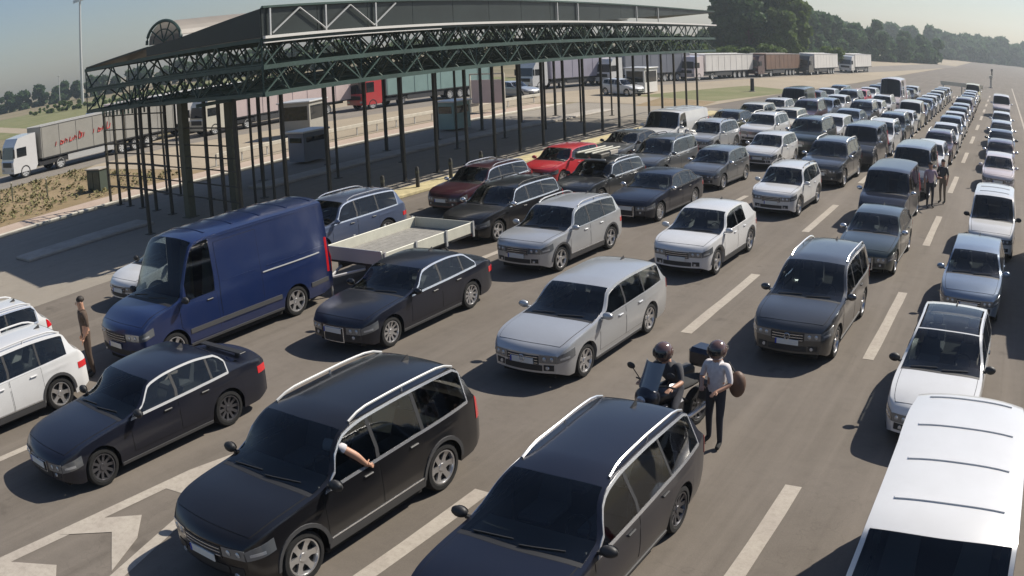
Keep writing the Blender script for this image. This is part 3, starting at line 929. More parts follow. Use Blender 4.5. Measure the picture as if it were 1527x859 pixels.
# --- lane 1
car('white_suv', 'crossover', 'white', 1, 3.45, 'white SUV cut off by the left edge, in front of the blue van', 'SUV', x=-15.50, sub=with_mirror('white', RAIL='white'))
car('blue_van', 'panelvan', 'blue', 1, 8.85, 'long high-roofed blue panel van on the left', 'van', x=-15.45, scale=1.03)
car('black_estate', 'railestate', 'black', 1, 20.4, 'black estate car with bright window line behind the empty flatbed trailer', x=-15.05, sub={'MIRROR': 'chrome', 'RAIL': 'trim'}, scale=1.03)
car('dark_estate', 'railestate', 'darkgrey', 1, 26.1, 'dark estate car with luggage on its roof behind the black estate car', x=-14.6, sub={'RAIL': 'chrome'})
car('grey_estate', 'mpv', 'grey', 1, 31.6, 'silver-grey minivan behind the estate car with roof luggage', 'minivan', x=-14.6, sub=with_mirror('grey', RAIL='trim'))
car('white_pickup', 'crossover', 'silver', 1, 39.4, 'silver-white crossover two places behind the car with roof luggage', x=-15.2, sub=with_mirror('white', RAIL='trim'))
# --- lane 0
car('white_estate', 'railestate', 'white', 0, 4.0, 'white estate car at the left edge behind the white SUV', x=-18.55, sub=with_mirror('white', RAIL='white'))
car('small_white_car', 'hatch', 'white', 0, 11.6, 'small white car seen through and beyond the blue van cab', x=-19.6, sub=with_mirror('white', MIRROR='trim'))
car('blue_suv', 'suv2', 'midblue', 0, 16.5, 'blue SUV with bright roof rails beyond the roof of the blue van', 'SUV', x=-18.35, sub={'RAIL': 'chrome', 'MIRROR': 'midblue'})
car('maroon_estate', 'railestate', 'maroon', 0, 23.7, 'dark maroon estate car with bright roof rails left of the black estate car', x=-18.1, sub={'RAIL': 'chrome', 'MIRROR': 'chrome'})
car('red_car', 'hatch', 'red', 0, 29.3, 'bright red hatchback behind the dark maroon estate car', x=-17.8, sub=with_mirror('red'))
car('black_white_car', 'saloon', 'grey', 0, 34.6, 'grey saloon behind the bright red hatchback', x=-17.6, sub={'TRIMC': 'trim'})
car('white_van', 'transporter', 'white', 0, 38.8, 'white delivery van at the end of the canopy, beyond the wide gap', 'van', x=-17.2, sub={'MIRROR': 'white'}, scale=1.06)

# --- the far part of the queue, one queue after another
ORD = ['', 'first', 'second', 'third', 'fourth', 'fifth', 'sixth', 'seventh', 'eighth', 'ninth', 'tenth', 'eleventh', 'twelfth', 'thirteenth']
REFV = {0: 'the white delivery van by the canopy end', 1: 'the silver-white crossover', 2: 'the white hatchback that follows the grey hatchback',
        3: 'the large dark grey SUV', 4: 'the grey minibus with people beside it', 5: 'the pinkish white hatchback'}
CN = {'darkgrey': 'dark grey', 'navyblack': 'blue-black', 'greygreen': 'dark green-grey', 'bluegrey': 'blue-grey', 'midblue': 'blue', 'pinkwhite': 'pinkish white'}
KN = {'sedan': 'saloon', 'saloon': 'saloon', 'estate': 'estate car', 'railestate': 'estate car', 'suv': 'SUV', 'suv2': 'SUV', 'crossover': 'crossover', 'coupecross': 'crossover',
      'hatch': 'hatchback', 'glasshatch': 'hatchback', 'mpv': 'minivan', 'bus': 'minibus', 'transporter': 'van', 'smallvan': 'small van', 'camper': 'camper van', 'panelvan': 'high van'}
FAR = {
    0: [(46.2, 'saloon', 'olive'), (51.4, 'estate', 'cream'), (56.8, 'hatch', 'white'), (62.2, 'transporter', 'olive'), (68., 'hatch', 'maroon'), (73.2, 'saloon', 'white'), (79., 'estate', 'grey')],
    1: [(44.6, 'crossover', 'white'), (49.6, 'hatch', 'cream'), (54.6, 'mpv', 'maroon'), (59.8, 'estate', 'bluegrey'), (64.8, 'hatch', 'white'), (69.8, 'suv2', 'grey'), (75., 'hatch', 'red'), (80., 'saloon', 'white'), (85.2, 'estate', 'darkgrey'), (90.4, 'hatch', 'cream')],
    2: [(42.0, 'suv', 'greygreen'), (47.3, 'estate', 'white'), (52.5, 'saloon', 'bluegrey'), (57.7, 'mpv', 'darkgrey'), (62.8, 'hatch', 'white'), (67.8, 'crossover', 'white'), (73.2, 'camper', 'pinkwhite'), (80., 'hatch', 'silver'), (85., 'saloon', 'black'), (90.4, 'hatch', 'white')],
    3: [(39.6, 'bus', 'darkgrey'), (45.0, 'mpv', 'white'), (50.1, 'suv2', 'greygreen'), (55.4, 'hatch', 'white'), (60.2, 'smallvan', 'cream'), (65.3, 'saloon', 'grey'), (70.6, 'estate', 'midblue'), (75.8, 'hatch', 'white'), (80.6, 'saloon', 'silver'), (85.8, 'estate', 'cream'), (91., 'hatch', 'darkgrey'), (96., 'saloon', 'white')],
    4: [(39.4, 'hatch', 'white'), (44.2, 'railestate', 'maroon'), (49.4, 'saloon', 'white'), (54.8, 'hatch', 'bluegrey'), (59.4, 'saloon', 'white'), (64.6, 'hatch', 'darkgrey'), (69.2, 'estate', 'silver'), (74.4, 'suv2', 'maroon'), (79.6, 'hatch', 'white'), (84.4, 'saloon', 'grey'), (89.6, 'hatch', 'silver'), (94.6, 'estate', 'white'), (101., 'transporter', 'yellow')],
    5: [(43.6, 'hatch', 'maroon'), (49.4, 'saloon', 'darkgrey'), (55.4, 'estate', 'silver'), (65.0, 'hatch', 'white'), (82.0, 'transporter', 'pinkwhite')],
}
for ln, lst in FAR.items():
    for i, (y, model, p) in enumerate(lst):
        nm = (CN.get(p, p)+' '+KN[model]).replace('-', ' ').replace(' ', '_').lower()
        cat = {'SUV': 'SUV', 'minivan': 'minivan', 'minibus': 'minibus', 'van': 'van', 'small van': 'van', 'camper van': 'camper van', 'high van': 'van'}.get(KN[model], 'car')
        car(nm, model, p, ln, y, '%s %s, %s vehicle behind %s' % (CN.get(p, p), KN[model], ORD[i+1], REFV[ln]), cat, lod=1,
            sub=with_mirror(p) if i % 2 else {'MIRROR': 'chrome', 'TRIMC': 'trim'})


# ------------------------------------------------------------------ ground
def sheet(name, pts, z, m, kind='structure', parent=None, **kw):
    me = bpy.data.meshes.new(name)
    me.from_pydata([(x, y, z) for x, y in pts], [], [tuple(range(len(pts)))])
    me.materials.append(m)
    if me.polygons[0].normal.z < 0: me.flip_normals()
    o = bpy.data.objects.new(name, me)
    COL.objects.link(o)
    o.parent = parent
    if kind: o['kind'] = kind
    for k, v in kw.items(): o[k] = v
    return o

def ground_mat(name, c1, c2, c3, s1=.25, s2=3., streak=None, fine=.25):
    m = bpy.data.materials.new(name); m.use_nodes = True
    t = m.node_tree; b = t.nodes['Principled BSDF']
    b.inputs['Roughness'].default_value = .92
    b.inputs['Specular IOR Level'].default_value = .25
    g = t.nodes.new('ShaderNodeNewGeometry')
    def noise(sc, detail=6, vec=None, rough=.6):
        n = t.nodes.new('ShaderNodeTexNoise'); n.inputs['Scale'].default_value = sc
        n.inputs['Detail'].default_value = detail; n.inputs['Roughness'].default_value = rough
        t.links.new(vec if vec else g.outputs['Position'], n.inputs['Vector']); return n.outputs[0]
    def ramp(src, a, b_):
        r_ = t.nodes.new('ShaderNodeMapRange'); r_.inputs[1].default_value = a; r_.inputs[2].default_value = b_
        t.links.new(src, r_.inputs[0]); return r_.outputs[0]
    def mix(fac, a, b_, typ='MIX', k=None):
        x = t.nodes.new('ShaderNodeMix'); x.data_type = 'RGBA'; x.blend_type = typ
        if k is not None:
            mm = t.nodes.new('ShaderNodeMath'); mm.operation = 'MULTIPLY'; mm.inputs[1].default_value = k
            t.links.new(fac, mm.inputs[0]); fac = mm.outputs[0]
        t.links.new(fac, x.inputs[0])
        for s_, i in ((a, 6), (b_, 7)):
            if isinstance(s_, tuple): x.inputs[i].default_value = (*s_, 1)
            else: t.links.new(s_, x.inputs[i])
        return x.outputs[2]
    c = mix(ramp(noise(s1), .38, .62), c1, c2)
    c = mix(ramp(noise(s2, 8, rough=.75), .45, .75), c, c3, k=.6)
    if streak:
        mp = t.nodes.new('ShaderNodeMapping'); mp.inputs['Scale'].default_value = (1.6, .05, 1)
        t.links.new(g.outputs['Position'], mp.inputs['Vector'])
        c = mix(ramp(noise(1.0, 5, mp.outputs[0]), .48, .72), c, streak, k=.7)
        mp3 = t.nodes.new('ShaderNodeMapping'); mp3.inputs['Scale'].default_value = (2.3, .09, 1); mp3.inputs['Location'].default_value = (31, 7, 0)
        t.links.new(g.outputs['Position'], mp3.inputs['Vector'])
        c = mix(ramp(noise(1.0, 5, mp3.outputs[0]), .55, .78), c, tuple(k*.68 for k in c1), k=.6)
        mp2 = t.nodes.new('ShaderNodeMapping'); mp2.inputs['Scale'].default_value = (.05, 1.1, 1)
        t.links.new(g.outputs['Position'], mp2.inputs['Vector'])
        c = mix(ramp(noise(1.0, 4, mp2.outputs[0]), .60, .74), c, streak, k=.25)
        v = t.nodes.new('ShaderNodeTexVoronoi'); v.feature = 'DISTANCE_TO_EDGE'; v.inputs['Scale'].default_value = .16
        n2 = t.nodes.new('ShaderNodeTexNoise'); n2.inputs['Scale'].default_value = .9; n2.inputs['Detail'].default_value = 5
        t.links.new(g.outputs['Position'], n2.inputs['Vector'])
        av = t.nodes.new('ShaderNodeMix'); av.data_type = 'VECTOR'; av.inputs[0].default_value = .35
        t.links.new(g.outputs['Position'], av.inputs[4]); 
        sc = t.nodes.new('ShaderNodeVectorMath'); sc.operation = 'SCALE'; sc.inputs[3].default_value = 7.
        t.links.new(n2.outputs[1], sc.inputs[0]); 
        ad = t.nodes.new('ShaderNodeVectorMath'); ad.operation = 'ADD'
        t.links.new(g.outputs['Position'], ad.inputs[0]); t.links.new(sc.outputs[0], ad.inputs[1])
        t.links.new(ad.outputs[0], v.inputs['Vector'])
        r2 = t.nodes.new('ShaderNodeMapRange'); r2.inputs[1].default_value = .002; r2.inputs[2].default_value = .006
        r2.inputs[3].default_value = .16; r2.inputs[4].default_value = 0.
        t.links.new(v.outputs[0], r2.inputs[0])
        c = mix(r2.outputs[0], c, tuple(k*.45 for k in c1))
        # oil drips here and there
        c = mix(ramp(noise(.9, 3), .66, .74), c, tuple(k*.6 for k in c1), k=.6)
    c = mix(noise(45, 3), c, (0, 0, 0), k=fine)
    t.links.new(c, b.inputs['Base Color'])
    bp = t.nodes.new('ShaderNodeBump'); bp.inputs['Strength'].default_value = .35; bp.inputs['Distance'].default_value = .01
    t.links.new(noise(60, 4), bp.inputs['Height']); t.links.new(bp.outputs[0], b.inputs['Normal'])
    return m

ASPH = ground_mat('worn_asphalt', (.146, .126, .105), (.170, .148, .126), (.116, .100, .084), .18, 2.5, streak=(.205, .178, .150))
DIRT = ground_mat('dry_grass_and_earth', (.17, .145, .085), (.25, .20, .13), (.11, .12, .055), .06, .8)
PALE = ground_mat('pale_sandy_yard', (.31, .26, .19), (.37, .31, .23), (.25, .21, .15), .05, .7)
PATH = ground_mat('pinkish_paved_path', (.40, .31, .25), (.46, .37, .30), (.33, .25, .20), .3, 3.)
VERGE = ground_mat('dry_ochre_verge', (.24, .175, .095), (.30, .22, .13), (.14, .13, .06), .3, 2.)
GRASS = ground_mat('green_verge', (.15, .16, .065), (.21, .20, .10), (.10, .115, .045), .2, 1.5)
PAINTED = ground_mat('worn_white_road_paint', (.41, .37, .315), (.36, .32, .275), (.22, .195, .16), 1.2, 9., fine=.15)

# one sheet to the horizon
sheet('ground', [(-1800, -60), (1500, -60), (1500, 2600), (-1800, 2600)], 0., DIRT)
sheet('road', [(-35.4, -30), (45, -30), (45, 300), (2, 620), (-14, 620), (-16, 300), (-21, 120), (-24.5, 66), (-35.4, 66)], .004, ASPH)
sheet('yard', [(-45, 66), (-24.6, 66.2), (-21.2, 120), (-16.2, 300), (-14.2, 620), (-60, 620), (-60, 300), (-50, 150)], .004, PALE)
sheet('yard', [(-53, 30), (-38.6, 30), (-38.6, 65.9), (-45.2, 65.9), (-50, 80), (-80, 80), (-66, 48)], .008, PALE)
sheet('apron', [(-35.40, -12), (-22.5, -12), (-22.5, 65.5), (-35.40, 65.5)], .008, ground_mat('pale_concrete_apron', (.27, .24, .20), (.30, .27, .225), (.22, .195, .16), .2, 2., streak=(.26, .235, .20)))
sheet('verge', [(-53.5, -20), (-38.5, -20), (-38.5, 29.9), (-53.5, 29.9)], .004, VERGE)
sheet('path', [(-38.4, -30), (-35.75, -30), (-35.75, 64), (-38.4, 64)], .012, PATH)
sheet('lorry_road', [(-63, -30), (-54, -30), (-54, 38), (-49, 52), (-46, 70), (-38, 92), (-33, 118), (-27.5, 150), (-22, 200), (-14, 300), (-24, 300), (-32, 200), (-40, 150), (-48, 110), (-57, 70), (-63, 45)], .010, ground_mat('lorry_lane_asphalt', (.20, .18, .155), (.23, .205, .175), (.16, .145, .125), .2, 2., streak=(.26, .23, .2)))
sheet('verge', [(-34, 74), (-25.5, 72), (-22.6, 92), (-30, 96)], .012, GRASS)
sheet('verge', [(-29.5, 64), (-24.7, 66.5), (-25.2, 71.5), (-31, 73)], .012, VERGE)
sheet('verge', [(-230, 60), (-90, 50), (-66, 60), (-60, 100), (-220, 180)], .006, GRASS)
# pale tracks across the grass on the left
sheet('track', [(-240, 88), (-60, 41), (-60, 43.5), (-240, 94)], .011, PALE)
# median between the queue and the canopy
mb = MB(); mb.box(-22.35, -21.35, 24.5, 62, .0, .13, 0, .02)
mb.build('kerb', [M['yellowkerb']], kind='structure')
mb = MB(); mb.box(-35.75, -35.45, -30, 64, 0, .14, 0, .02)
mb.build('kerb', [M['kerb']], kind='structure')
# toll island inside the canopy shade
mb = MB(); mb.box(-29.9, -28.6, 13.1, 19.2, 0, .12, 0, .03)
mb.build('traffic_island', [M['concrete']], kind='structure')
mb = MB(); mb.box(-30.5, -29.2, 26, 60, 0, .12, 0, .03)
mb.build('traffic_island', [M['concrete']], kind='structure')

def mark(pts, z, m): return sheet('lane_marking', pts, z, m, kind=None, parent=ROAD)
# lane markings: 4.8 m dashes every 10.1 m
ROAD = bpy.data.objects['road']
def dashes(x, ys, w_=.11, shift=0.):
    for (a, b) in ys:
        n = 6
        l = [(x+shift*(a+(b-a)*i/n-10)/30-w_+random.uniform(-.008, .008), a+(b-a)*i/n) for i in range(n+1)]
        r_ = [(x+shift*(a+(b-a)*i/n-10)/30+w_+random.uniform(-.008, .008), a+(b-a)*i/n) for i in range(n+1)]
        mark(l+r_[::-1], .009, PAINTED)
random.seed(3)
P5 = [(5.8+10.15*k, 10.65+10.15*k) for k in range(12)]
dashes(-2.46, P5, .12, .3)
dashes(-6.30, [(4.0, 8.8)]+[(16.0+10.05*k, 20.8+10.05*k) for k in range(10)], .12, .05)
dashes(-10.1, [(26.0+10.1*k, 30.9+10.1*k) for k in range(6)], .10, .5)
dashes(-13.6, [(1.0, 5.7), (15.2, 20.6)]+[(25.6+10.1*k, 30.4+10.1*k) for k in range(6)], .10, .5)
dashes(-17.2, [(26.+10.1*k, 30.8+10.1*k) for k in range(4)], .10, .5)
mark([(2.05, -20), (2.2, -20), (2.9, 160), (2.7, 160)], .009, PAINTED)
# gore between the two queues on the left, with chevrons
mark([(-10.72, .2), (-10.46, .2), (-10.24, 6.25), (-9.72, 6.35), (-10.16, 8.2), (-10.42, 6.9)], .009, PAINTED)
mark([(-8.02, 1.2), (-7.82, 1.3), (-9.24, 5.88), (-9.50, 6.1)], .009, PAINTED)
def chev(dy, k=0.):
    q = [(-10.42, 4.22), (-10.42, 4.86), (-9.88, 5.48), (-9.40, 5.03), (-8.98, 4.24), (-9.84, 4.86)]
    mark([(x+k*(x+10.27), y-dy) for x, y in q], .0135, PAINTED)
chev(0); chev(1.75, .38); chev(3.4, .8)

# ------------------------------------------------------------------ steel canopy
ZB, ZM, ZT = 4.70, 5.55, 6.42
X0, X1, Y0, Y1 = -20.4, -31.8, 18.3, 58.0
canopy = thing('steel_canopy', 'long dark green steel lattice canopy on rows of thin columns, with a barrel rooflight', 'canopy', (0, 0, 0))
def post(x, y, z1, r_=.07, m='steelbrown', name='column'):
    b = MB()
    b.box(x-r_, x+r_, y-r_, y+r_, 0.0, z1, 0, .012)
    b.box(x-r_-.09, x+r_+.09, y-r_-.09, y+r_+.09, 0.006, .035)
    b.box(x-r_-.05, x+r_+.05, y-r_-.05, y+r_+.05, z1-.05, z1)
    return b.build(name, [M[m]], canopy)
fy = [19.9+2.28*k for k in range(20)]
for y in fy: post(-23.8, y, ZB, .065)
for k in range(8): post(-31.4, 23.2+4.56*k, ZB, .075)
for k in range(8): post(-27.6, 24.4+4.56*k, ZB, .05)
for x, y in ((-34.3, 24.0), (-33.0, 23.9), (-30.3, 23.6), (-28.6, 23.4), (-26.8, 23.2), (-25.3, 22.9)): post(x, y, 4.6, .045)
endrow = [(-35.9, 21.6), (-34.9, 21.55), (-33.85, 21.45), (-32.6, 21.35), (-31.1, 21.1), (-29.4, 20.75)]
for x, y in endrow: post(x, y, 4.55, .06)
for x, y in ((-27.9, 20.6), (-25.6, 21.2)): post(x, y, ZB, .17, 'olivecol')
for x, y in ((-27.0, 17.9), (-26.1, 20.3), (-25.1, 20.2)): post(x, y, ZB, .06)
for z in (.85, 1.95, 2.85):
    b = MB(); b.tube([(x, y, z) for x, y in endrow], .05, 5); b.build('girt', [M['steelbrown']], canopy)
    b = MB(); b.tube([(-29.4, 20.75, z), (-26.1, 20.3, z), (-23.8, 19.9, z)], .028, 5)
    b.build('girt', [M['steelbrown']], canopy)
b = MB(); b.tube([(x, y, 4.5) for x, y in endrow]+[(-23.8, 19.9, 4.66)], .07, 6); b.build('end_beam', [M['steel']], canopy)
b = MB(); b.tube([(x, y, 4.15) for x, y in endrow], .03, 5); b.build('girt', [M['steelbrown']], canopy)
for z in (1.4, 2.4, 3.5):
    b = MB(); b.tube([(x, y, z) for x, y in endrow]+[(-26.1, 20.3, z), (-23.8, 19.9, z)], .03, 5); b.build('girt', [M['steelbrown']], canopy)
# chords, lengthwise
XS = [X0, -23.8, -27.6, X1]
for x in XS:
    for z in (ZB, ZM, ZT):
        b = MB(); b.box(x-.07, x+.07, Y0, Y1, z-.07, z+.07); b.build('chord', [M['steel']], canopy, smooth=False)
for y in (Y0, Y1):
    for z in (ZB, ZM, ZT):
        b = MB(); b.box(X1, X0, y-.06, y+.06, z-.06, z+.06); b.build('chord', [M['steel']], canopy, smooth=False)
b = MB(); b.box(-23.97, -23.87, Y0, 63.4, 4.44, 4.56); b.build('edge_beam', [M['steel']], canopy, smooth=False)
# lattice webs
web = MB()
step = 1.14
n_ = int((Y1-Y0)/step)
for xi, x in enumerate(XS):
    for k in range(n_):
        ya, yb = Y0+k*step, Y0+(k+1)*step
        for (za, zc) in ((ZB, ZM), (ZM, ZT)):
            if k % 2: za, zc = zc, za
            web.tube([(x, ya, za), (x, yb, zc)], .034, 4, cap=False)
        if k % 2 == 0: web.tube([(x, ya, ZB), (x, ya, ZT)], .03, 4, cap=False)
        if xi in (0, 1) and k % 3 == 0: web.tube([(x, ya, ZT), (x, yb, ZB)], .03, 4, cap=False)
for k in range(0, n_+1, 2):
    y = Y0+k*step
    m_ = 10
    for i in range(m_):
        xa = X0+(X1-X0)*i/m_; xb = X0+(X1-X0)*(i+1)/m_
        z1_, z2_ = (ZB, ZT) if i % 2 else (ZT, ZB)
        web.tube([(xa, y, z1_), (xb, y, z2_)], .036, 4, cap=False)
    web.tube([(X0, y, ZB), (X1, y, ZB)], .05, 4, cap=False)
    for i in range(m_):
        xa = X0+(X1-X0)*i/m_; xb = X0+(X1-X0)*(i+1)/m_
        z1_, z2_ = (ZB, ZM) if i % 2 == 0 else (ZM, ZB)
        web.tube([(xa, y+step, z1_), (xb, y+step, z2_)], .036, 4, cap=False)
    web.tube([(X0, y+step, ZB), (X1, y+step, ZB)], .05, 4, cap=False)
    web.tube([(X0, y, ZM+.1), (X1, y, ZM+.1)], .035, 4, cap=False)
for k in range(n_):
    for i in range(4):
        xa = X0+(X1-X0)*i/4; xb = X0+(X1-X0)*(i+1)/4
        if (k+i) % 2: xa, xb = xb, xa
        web.tube([(xa, Y0+k*step, ZT), (xb, Y0+(k+1)*step, ZT)], .03, 4, cap=False)
# raking struts from the fascia line back down to the column heads
for k in range(0, n_, 2):
    y = Y0+k*step
    web.tube([(X0, y, ZM), (-23.8, y+1.1, ZB-.1)], .04, 4, cap=False)
web.build('lattice_web', [M['steel']], canopy, smooth=False, kind='stuff')
# end screen below the roof, towards the far left corner
for i in range(12):
    xa = -31.8-.34*i
    b = MB(); b.box(xa-.03, xa+.03, 21.3, 21.36, 4.2, 5.5-.09*i); b.build('screen_bar', [M['steel']], canopy, smooth=False)
# roof sheets, fascia and flashing
def slab(name, prof, y0, y1, t, m, **kw):
    """profile in x,z swept along y, with thickness t downwards"""
    b = MB(); k = len(prof); vs = []
    for y in (y0, y1):
        vs += [(x, y, z) for x, z in prof]+[(x, y, z-t) for x, z in prof]
    fs = []
    for i in range(k-1):
        fs += [(i, i+1, 2*k+i+1, 2*k+i), (k+i, 3*k+i, 3*k+i+1, k+i+1), (i, k+i, k+i+1, i+1), (2*k+i, 2*k+i+1, 3*k+i+1, 3*k+i)]
    fs += [(0, 2*k, 3*k, k), (k-1, 2*k-1, 4*k-1, 3*k-1)]
    b.add(vs, fs); return b.build(name, [m], canopy, smooth=False, **kw)
npan = 10
for i in range(npan):
    ya = Y0+(Y1-Y0)*i/npan+.012; yb = Y0+(Y1-Y0)*(i+1)/npan-.012
    slab('roof_panel', [(X0, 7.42), (-24.60, 6.97)], ya, yb, .07, M['fascia'])
    slab('roof_panel', [(-26.90, 6.86), (X1, 6.55)], ya, yb, .07, M['fascia'])
vx, vr, vh = -25.75, 1.08, .74
prof = [(vx+vr*math.cos(t), 6.92+vh*math.sin(t)) for t in np.linspace(0, math.pi, 15)]
for i in range(npan):
    ya = Y0+.05+(Y1-Y0)*i/npan+.01; yb = Y0+.05+(Y1-Y0)*(i+1)/npan-.01
    slab('rooflight_sheet', prof, ya, yb, .03, M['roofsheet'])
b = MB()
b.tube([(vx+(vr+.03)*math.cos(t), Y0-.02, 6.92+(vh+.03)*math.sin(t)) for t in np.linspace(0, math.pi, 19)], .06, 6)
b.build('arch_rib', [M['steel']], canopy)
for a in (.55, 1.15, 1.75, 2.4):
    b = MB(); b.tube([(vx, Y0-.02, 6.92), (vx+vr*math.cos(a), Y0-.02, 6.92+vh*math.sin(a))], .028, 5); b.build('arch_spoke', [M['steel']], canopy)
b = MB(); b.tube([(vx+.62*vr*math.cos(t), Y0-.02, 6.92+.62*vh*math.sin(t)) for t in np.linspace(0, math.pi, 13)], .024, 5)
b.build('arch_rib', [M['steel']], canopy)
# fascia along the lane side: full depth, then tapering to a point at the far end
def fz(y): return 6.52 if y < 40 else 6.52+.84*(y-40)/18.
for i in range(16):
    ya = Y0+(Y1-Y0)*i/16+.01; yb = Y0+(Y1-Y0)*(i+1)/16-.01
    b = MB(); x = X0+.02
    vs = [(x, ya, fz(ya)), (x, yb, fz(yb)), (x, yb, 7.45), (x, ya, 7.45), (x-.05, ya, fz(ya)), (x-.05, yb, fz(yb)), (x-.05, yb, 7.45), (x-.05, ya, 7.45)]
    b.add(vs, [(0, 1, 2, 3), (7, 6, 5, 4), (0, 4, 5, 1), (1, 5, 6, 2), (2, 6, 7, 3), (3, 7, 4, 0)])
    b.build('fascia_panel', [M['fascia']], canopy, smooth=False)
b = MB(); b.box(X0+.08, X0+.20, Y0, Y1, 6.44, 6.53); b.build('flashing', [M['paleflash']], canopy, smooth=False)
b = MB(); b.box(X0+.08, X0+.14, Y0, Y0+9, 6.30, 6.34); b.build('flashing', [M['paleflash']], canopy, smooth=False)
b = MB(); b.box(X0+.03, X0+.12, Y0, Y1, 7.42, 7.49); b.build('flashing', [M['steel']], canopy, smooth=False)
b = MB(); b.box(-24.66, -24.56, Y0, Y1, 6.96, 7.05); b.build('flashing', [M['paleflash']], canopy, smooth=False)
for (ya, yb) in ((18.7, 19.9), (21.1, 19.9), (21.1, 22.3), (23.5, 22.3), (23.5, 24.7)):
    b = MB(); up = ya in (21.1, 23.5)
    za, zb_ = (6.60, 7.36)
    b.tube([(X0+.10, ya, za if not up else zb_), (X0+.10, yb, zb_ if not up else za)] if not up else [(X0+.10, ya, za), (X0+.10, yb, zb_)], .03, 5)
    b.build('fascia_brace', [M['galv']], canopy)
for y in (18.6, 21.1, 23.6, 36.2, 38.2, 45., 48.):
    b = MB(); b.box(X0+.075, X0+.125, y-.03, y+.03, 6.54, 7.40); b.build('fascia_stiffener', [M['galv']], canopy, smooth=False)
# end gable
b = MB()
pr = [(X0, 6.5), (X0, 7.40), (-24.6, 6.95), (-26.9, 6.84), (-26.9, 6.5)]
k = len(pr)
b.add([(x, Y0-.03, z) for x, z in pr]+[(x, Y0+.02, z) for x, z in pr], [tuple(range(k)), tuple(range(k, 2*k))[::-1]]+[(i, (i+1) % k, k+(i+1) % k, k+i) for i in range(k)])
b.build('gable_panel', [M['fascia']], canopy, smooth=False)

# ------------------------------------------------------------------ flatbed trailer behind the blue van
ft = thing('flatbed_trailer', 'empty low flatbed trailer with cream side boards hitched behind the blue van', 'trailer', (-14.75, 15.75, .004))
b = MB(); b.box(-1.0, 1.0, 0, 3.75, .60, .66, 0, .01); b.box(-.5, -.42, -.0, 3.7, .45, .60); b.box(.42, .5, 0, 3.7, .45, .60)
b.build('chassis', [M['trim']], ft)
for i in range(8):
    b = MB(); b.box(-.97+.2425*i+.006, -.97+.2425*(i+1)-.006, .03, 3.72, .66, .685); b.build('deck_board', [M['wood']], ft, smooth=False)
for sg in (1, -1):
    b = MB(); b.box(min(sg*.97, sg*1.01), max(sg*.97, sg*1.01), .0, 3.75, .66, .95, 0, .008); s_ = b.build('side_board', [M['railwhite']], ft)
    for y in (.04, 1.25, 2.5, 3.70):
        q = MB(); q.box(min(sg*1.012, sg*1.05), max(sg*1.012, sg*1.05), y-.03, y+.03, .56, .98); q.build('stake', [M['galv']], s_, smooth=False)
b = MB(); b.box(-.96, .96, -.02, .02, .66, 1.0, 0, .008); b.build('head_board', [M['galv']], ft)
b = MB(); b.box(-.96, .96, 3.73, 3.77, .66, .95, 0, .008); b.build('tail_board', [M['railwhite']], ft)
b = MB(); b.tube([(-.4, 0, .52), (0, -.85, .48)], .035, 6); b.tube([(.4, 0, .52), (0, -.85, .48)], .035, 6); b.tube([(0, -.8, .0), (0, -.8, .55)], .03, 6); b.build('drawbar', [M['galv']], ft)
tm, km, dm = wheel_meshes(.30, .18, 6, 'fat')
for sg in (1, -1):
    for yc in (1.75, 2.42):
        o = bpy.data.objects.new('wheel', dm.mesh('wheel', [M['under']])); COL.objects.link(o); o.parent = ft; o.location = (sg*.86, yc, .30); o.rotation_euler = (0, 0, 0 if sg > 0 else math.pi)
        tm.build('tyre', [M['rubber']], o); km.build('rim', [M['rim']], o)
    b = MB(); b.box(min(sg*.76, sg*1.0), max(sg*.76, sg*1.0), 1.40, 2.77, .612, .628); b.build('mudguard', [M['trim']], ft, smooth=False)
    b = MB(); b.box(min(sg*.7, sg*.9), max(sg*.7, sg*.9), 3.772, 3.80, .56, .65); b.build('tail_light', [M['tail']], ft, smooth=False)

# luggage lashed to the roof of the dark estate
lug = thing('roof_luggage', 'bundle of boxes and poles lashed on the roof of a dark estate car', 'luggage', (lx(1, 28)+.11, 28.3, 1.435))
for (x0, x1, y0, y1, z0, z1, m_) in ((-.5, -.02, -.7, .2, .06, .26, 'olivecol'), (.02, .48, -.6, .1, .06, .22, 'steelbrown'), (-.45, .4, .3, .95, .06, .24, 'concrete')):
    b = MB(); b.box(x0, x1, y0, y1, z0, z1, 0, .03); b.build('box', [M[m_]], lug)
for x in (-.3, 0, .28):
    b = MB(); b.tube([(x, -.9, .28), (x+.1, 1.1, .28)], .03, 6); b.build('pole', [M['railwhite']], lug)
for y in (-.55, .6):
    b = MB(); b.box(-.62, .62, y-.02, y+.02, .0, .055); b.build('roof_bar', [M['galv']], lug, smooth=False)

